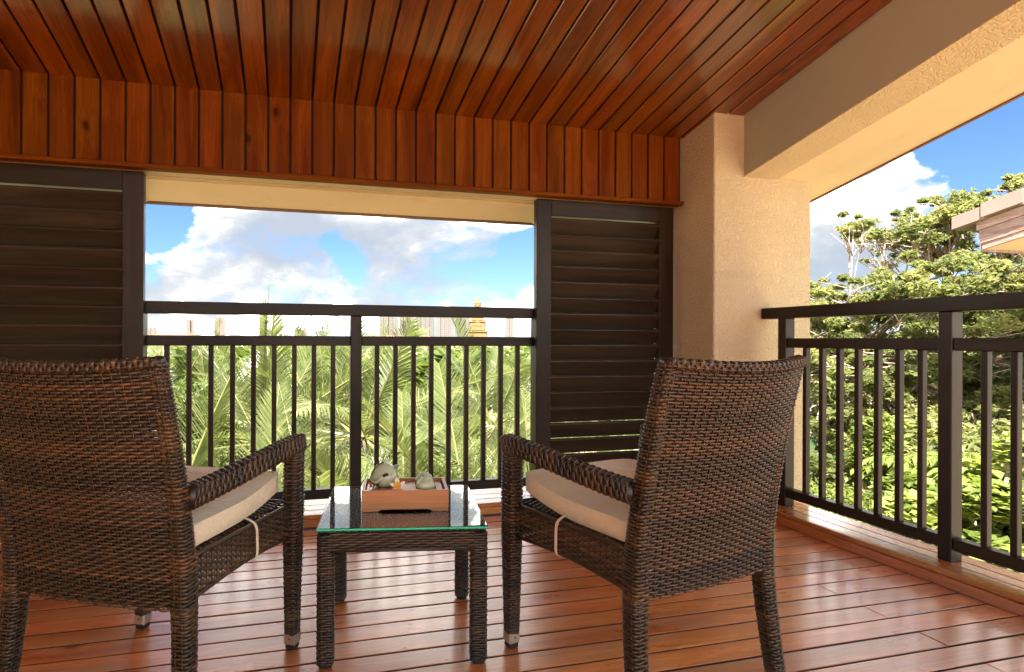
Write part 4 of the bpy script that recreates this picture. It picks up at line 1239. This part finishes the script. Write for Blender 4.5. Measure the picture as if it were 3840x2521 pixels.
# brighter shrubs below the right railing
bush('lime_shrub', 'tall lime-green shrub rising in front of the spreading tree', 'shrub', at(3300, 1700, 9.0), (0.34, 0.34, 0.62), 5200, 0.085, 'brightleaf', 501, 'lime shrubs below the railings', 0.5, 0.4, 0.45, 12, (0.6, 0.2))
bush('lime_shrub', 'wide lime-green shrub at the foot of the tall one', 'shrub', at(3200, 1930, 8.0), (1.0, 0.8, 0.48), 10000, 0.075, 'brightleaf', 502, 'lime shrubs below the railings', 0.6, 0.3, 0.35, 10, (0.5, 0.25))
bush('round_leaved_shrub', 'shrub of big round yellow-green leaves at the lower right', 'shrub', at(3760, 2030, 6.2), (0.95, 0.8, 0.58), 8500, 0.095, 'brightleaf', 503, None, 0.8, 0.1, 0.95, 10, (0.65, 0.22))
bush('round_leaved_shrub', 'round-leaved shrub with a sprig reaching up at the right edge', 'shrub', at(3760, 1800, 6.6), (0.35, 0.3, 0.5), 380, 0.105, 'brightleaf', 504, None, 0.7, 0.2, 0.9, 8, (0.75, 0.2))
bush('round_leaved_shrub', 'round-leaved shrub directly behind the side railing middle post', 'shrub', at(3500, 2000, 6.8), (0.8, 0.7, 0.52), 5500, 0.09, 'brightleaf', 505, None, 0.8, 0.1, 0.9, 8, (0.5, 0.22))
bush('dark_shrub', 'dark green shrub low beside the pillar', 'shrub', at(3000, 1900, 9.0), (0.9, 0.8, 0.8), 4200, 0.15, 'treeleaf', 506, None, 0.5, 0.3, 0.45, 9, (0.35, 0.2))
bush('dark_shrub', 'mid-green shrub under the spreading tree', 'shrub', at(3600, 1760, 9.5), (1.6, 1.0, 0.9), 7000, 0.15, 'treeleaf', 507, None, 0.6, 0.4, 0.45, 12, (0.5, 0.2))

# feather-leaved plant with paired leaflets
def pinnate(label, px, py, d, seed, nf=9):
    c = at(px, py, d); g = random.Random(seed)
    t = thing('feather_leaf_plant', label, 'plant', (c[0], c[1], GZ))
    a = Acc(); V, Q, T_ = tube(resample([(0, 0, 0), (0.05, 0, (c[2] - GZ) * 0.5), (0, 0, c[2] - GZ)], 7), np.linspace(0.04, 0.02, 7), 6); a.add(V, Q, T_)
    link('stem', a.mesh('plant_stem', 'branch'), t)
    for k in range(nf):
        a = Acc(); az_ = k * 2.4 + g.random(); L = g.uniform(0.55, 0.8); pts = []
        for i in range(11):
            s = i / 10; an = 0.7 - 1.7 * s
            pts.append((L * s * math.cos(az_) * (1 - 0.12 * s), L * s * math.sin(az_) * (1 - 0.12 * s), 0.28 * math.sin(s * 2.6) - 0.22 * s * s))
        pts = np.array(pts); V, Q, T_ = tube(pts, np.linspace(0.008, 0.003, 11), 4); a.add(V, Q, T_, 0.6)
        sd = np.array([-math.sin(az_), math.cos(az_), 0]); fw = np.array([math.cos(az_), math.sin(az_), 0])
        for i in range(2, 11):
            for s in (-1, 1):
                b = pts[i]; l = 0.19 * math.sin(math.pi * (0.25 + 0.65 * i / 10))
                dirn = sd * s + fw * 0.35 + np.array([0, 0, -0.35]); dirn /= np.linalg.norm(dirn)
                V = np.array([b, b + dirn * l * 0.5 + fw * 0.028, b + dirn * l - np.array([0, 0, 0.03]), b + dirn * l * 0.5 - fw * 0.028])
                a.add(V, None, np.array([[0, 1, 2], [0, 2, 3]]), g.uniform(0.4, 0.9))
        link('feather_leaf', a.mesh('feather_leaf', 'brightleaf', False), t, (0, 0, c[2] - GZ))
pinnate('feather-leaved plant to the left of the side railing middle post', 3500, 1800, 7.4, 1)
pinnate('feather-leaved plant to the right of the side railing middle post', 3640, 1790, 7.6, 2)

# banana plant in the shade beside the pillar
c = at(2960, 1800, 10.5)
bn = thing('banana_plant', 'dark banana plant with long torn leaves beside the pillar', 'plant', (c[0], c[1], GZ))
a = Acc(); V, Q, T_ = tube([(0, 0, 0), (0, 0, c[2] - GZ)], [0.14, 0.08], 8); a.add(V, Q, T_); link('stem', a.mesh('banana_stem', 'trunk'), bn)
for k in range(9):
    az_ = k * 2.4 + 0.5; L = 1.5 + 0.2 * (k % 3); n = 12; el = 1.25 - 0.13 * k
    V, Q = [], []
    for i in range(n):
        s = i / (n - 1); an = el - 1.3 * s * s
        r_ = L * s * math.cos(el * 0.7); z = L * (math.sin(el) * s - 0.55 * s * s)
        w = 0.23 * math.sin(math.pi * min(1, s * 0.93 + 0.05)) ** 0.6
        sd = np.array([-math.sin(az_), math.cos(az_), 0]); p = np.array([r_ * math.cos(az_), r_ * math.sin(az_), z])
        V += [p - sd * w + (0, 0, 0.08 * w - 0.10 * w), p + (0, 0, -0.05 * w), p + sd * w + (0, 0, -0.02 * w)]
    for i in range(n - 1):
        for j in range(2): Q.append([i * 3 + j, i * 3 + 3 + j, i * 3 + 4 + j, i * 3 + 1 + j])
    a = Acc(); a.add(np.array(V), np.array(Q), None, 0.3 + 0.07 * k); link('banana_leaf', a.mesh('banana_leaf', 'bananaleaf'), bn, (0, 0, c[2] - GZ))

# drooping dry frond at the right end of the far railing
palms_near = [o for o in bpy.data.objects if o.get('label', '').startswith('near coconut palm partly')][0]
dm = FR[2].copy(); dm.materials.clear(); dm.materials.append(M['redleaf'])
o = link('dry_frond', dm, palms_near, (-0.15, -0.2, -1.6 - GZ - 0.2)); o.rotation_euler = (0.2, R(10), R(200)); o.scale = (0.55,) * 3
o['label'] = 'dry reddish frond hanging low'

# ------------------------------------------------------------------ neighbouring roof on the right
nb = thing('neighbouring_roof', 'corner of a neighbouring roof with weathered red boards at the right edge', 'roof', (8.6, 5.0, 2.2))
def slope_prism(name, mat, x0, x1, y0, y1, za, zb, parent):
    """za,zb: heights at y=5.6; falls with the roof pitch"""
    f = lambda y, z: z + SL * (5.6 - y)
    return prism(name, mat, [(y1, f(y1, za)), (y0, f(y0, za)), (y0, f(y0, zb)), (y1, f(y1, zb))], x0, x1, parent)
for k in range(14):
    y1 = 5.62 - 0.36 * k
    slope_prism('verge_tile', 'tile', 8.36 - 0.012 * (k % 2), 8.62, y1 - 0.36 - 0.03 * (k % 2), y1 + 0.03 * (k % 2), 2.44 + 0.02 * (k % 2), 2.60 + 0.03 * (k % 2), nb)
for k, (za, zb) in enumerate(((2.34, 2.45), (2.225, 2.335), (2.16, 2.22), (2.085, 2.155))):
    slope_prism('verge_board', 'weathered', 8.45 + 0.012 * (k % 2), 8.49 + 0.012 * (k % 2), 0.8, 5.40 - 0.02 * k, za, zb, nb)
slope_prism('soffit_panel', 'plaster', 8.51, 12.0, 0.8, 5.36, 2.10, 2.16, nb)
slope_prism('roof_deck', 'tile', 8.63, 12.0, 0.8, 5.6, 2.42, 2.56, nb)
box('eave_board', 'weathered', 8.51, 12.0, 5.365, 5.39, 2.12, 2.40, nb)

# ------------------------------------------------------------------ skyline
def tower_block(label, az0, az1, d, top, mat, seed, group):
    g = random.Random(seed); c = polar((az0 + az1) / 2, d, GZ); wd = d * R(az1 - az0)
    t = thing('apartment_tower', label, 'apartment tower', c, -R((az0 + az1) / 2), group)
    nb_ = 4 if wd > 20 else 2; w = wd / nb_; a = Acc()
    for k in range(nb_):
        dp = g.uniform(0, 7); hh = top - GZ - g.uniform(0, 4)
        v, q, tr = chbox(w * (0.99 if k % 2 else 0.93), 18, hh, 0.05); a.add(v + (-wd / 2 + (k + 0.5) * w, dp, hh / 2), q, tr)
    v, q, tr = chbox(wd * 0.98, 14, top - GZ - 2, 0.05); a.add(v + (0, 8, (top - GZ - 2) / 2), q, tr)
    link('facade', a.mesh('facade', mat, False), t)
    a = Acc()
    for k in range(3):
        v, q, tr = chbox(wd * 0.2, 8, 5, 0.05); a.add(v + (-wd * 0.3 + k * wd * 0.3, 8, top - GZ - 0.6), q, tr)
    link('roof_house', a.mesh('roof_house', mat, False), t)
TWG = 'apartment towers on the skyline'
for k, (a0, a1, lb) in enumerate(((8.7, 10.55, 'leftmost pale tower of the row right of the middle post'), (10.75, 12.2, 'second pale tower from the left in the row'), (12.4, 14.2, 'pale tower in the middle of the row'),
                                  (14.4, 16.1, 'second pale tower left of the golden spire'), (16.3, 18.1, 'pale tower directly left of the golden spire'), (21.2, 22.1, 'narrow pale tower to the right of the golden spire'))):
    tower_block(lb, a0, a1, 1000 + 12 * (k % 3), 51 + (k * 37 % 5), 'tower', 600 + k, TWG)
for k, (a0, a1, tp_, lb) in enumerate(((-9.2, -8.5, 34, 'pinkish tower behind the second palm from the left'), (-6.8, -5.8, 34, 'pinkish tower left of the tall palm'), (0.5, 1.7, 19, 'low pinkish tower left of the middle post'), (-12.6, -11.6, 16, 'low pinkish tower at the left end of the railing'))):
    tower_block(lb, a0, a1, 1000, tp_, 'towerpink', 620 + k, TWG)

c = polar(18.5, 220, GZ)
pg = thing('golden_spire', 'golden tiered temple spire behind the right-hand palm', 'temple tower', c, R(-18.5))
z = 0.0
for k, (w, h) in enumerate(((7.2, 10.5), (5.8, 3.6), (4.4, 2.6), (3.2, 1.9), (2.2, 1.4))):
    v, q, tr = chbox(w, w, h, 0.3); ob_ = link('tier', mesh_np('tier', v + (0, 0, z + h / 2), [q, tr], M['gold']), pg)
    # a small gable on every face of the tier
    a = Acc()
    for s in range(4):
        cs, sn = math.cos(s * math.pi / 2), math.sin(s * math.pi / 2); gw = w * 0.28
        V = np.array([(-gw, -w / 2 - 0.15, 0), (gw, -w / 2 - 0.15, 0), (0, -w / 2 - 0.15, gw * 1.7), (-gw, -w / 2 + 0.6, 0), (gw, -w / 2 + 0.6, 0), (0, -w / 2 + 0.6, gw * 1.7)]) @ np.array([[cs, sn, 0], [-sn, cs, 0], [0, 0, 1]])
        a.add(V + (0, 0, z + h * 0.55), np.array([[0, 3, 5, 2], [1, 2, 5, 4]]), np.array([[0, 2, 1], [3, 4, 5]]))
    link('gable', a.mesh('gable', 'gold', False), ob_)
    v, q, tr = chbox(w * 1.12, w * 1.12, 0.35, 0.1); link('cornice', mesh_np('cornice', v + (0, 0, z + h), [q, tr], M['gold']), ob_)
    z += h + 0.18
V, Q = lathe([(1.3, 0), (1.45, 0.4), (1.0, 0.9), (0.7, 1.4), (0.8, 1.6), (0.35, 2.2), (0.4, 2.4), (0.12, 3.0), (0.0, 3.9)], 12)
link('finial', mesh_np('finial', V + (0, 0, z), Q, M['gold']), pg)

# a few low red roofs among the trees
for k, (az_, d_, w_) in enumerate(((9.6, 130, 12), (11.8, 150, 14), (-9.8, 140, 13))):
    c = polar(az_, d_, GZ)
    hs_ = thing('far_house', ('small house with a red roof left below the pale towers', 'red-roofed house below the second pale tower', 'red-roofed house far left among the palms')[k], 'house', c, R(-az_), 'red-roofed houses among the trees')
    v, q, tr = chbox(w_, 8, 6.2, 0.1); link('wall', mesh_np('wall', v + (0, 0, 3.1), [q, tr], M['plaster']), hs_)
    V = np.array([(-w_ / 2 - 0.6, -4.6, 6.2), (w_ / 2 + 0.6, -4.6, 6.2), (w_ / 2 + 0.6, 4.6, 6.2), (-w_ / 2 - 0.6, 4.6, 6.2), (-w_ / 2 + 2, 0, 8.4), (w_ / 2 - 2, 0, 8.4)])
    link('roof', mesh_np('roof', V, [np.array([[0, 1, 5, 4], [2, 3, 4, 5], [3, 2, 1, 0]]), np.array([[1, 2, 5], [3, 0, 4]])], M['redroof']), hs_)

# low hills along the horizon
a = Acc(); n = 90
azs = np.linspace(-60, 110, n); hh = 18 + 16 * np.sin(azs * 0.11 + 1) + 10 * np.sin(azs * 0.31) + 4 * np.sin(azs * 0.9)
hh = np.clip(hh, 4, None)
V = []
for azz, h in zip(azs, hh):
    V += [tuple(polar(azz, 2300, GZ)), tuple(polar(azz, 2600, GZ + h)), tuple(polar(azz, 3200, GZ))]
Q = []
for i in range(n - 1):
    for j in range(2): Q.append([i * 3 + j, i * 3 + 3 + j, i * 3 + 4 + j, i * 3 + 1 + j])
a.add(np.array(V), np.array(Q)); structure(link('hills', a.mesh('hills', 'hill')))
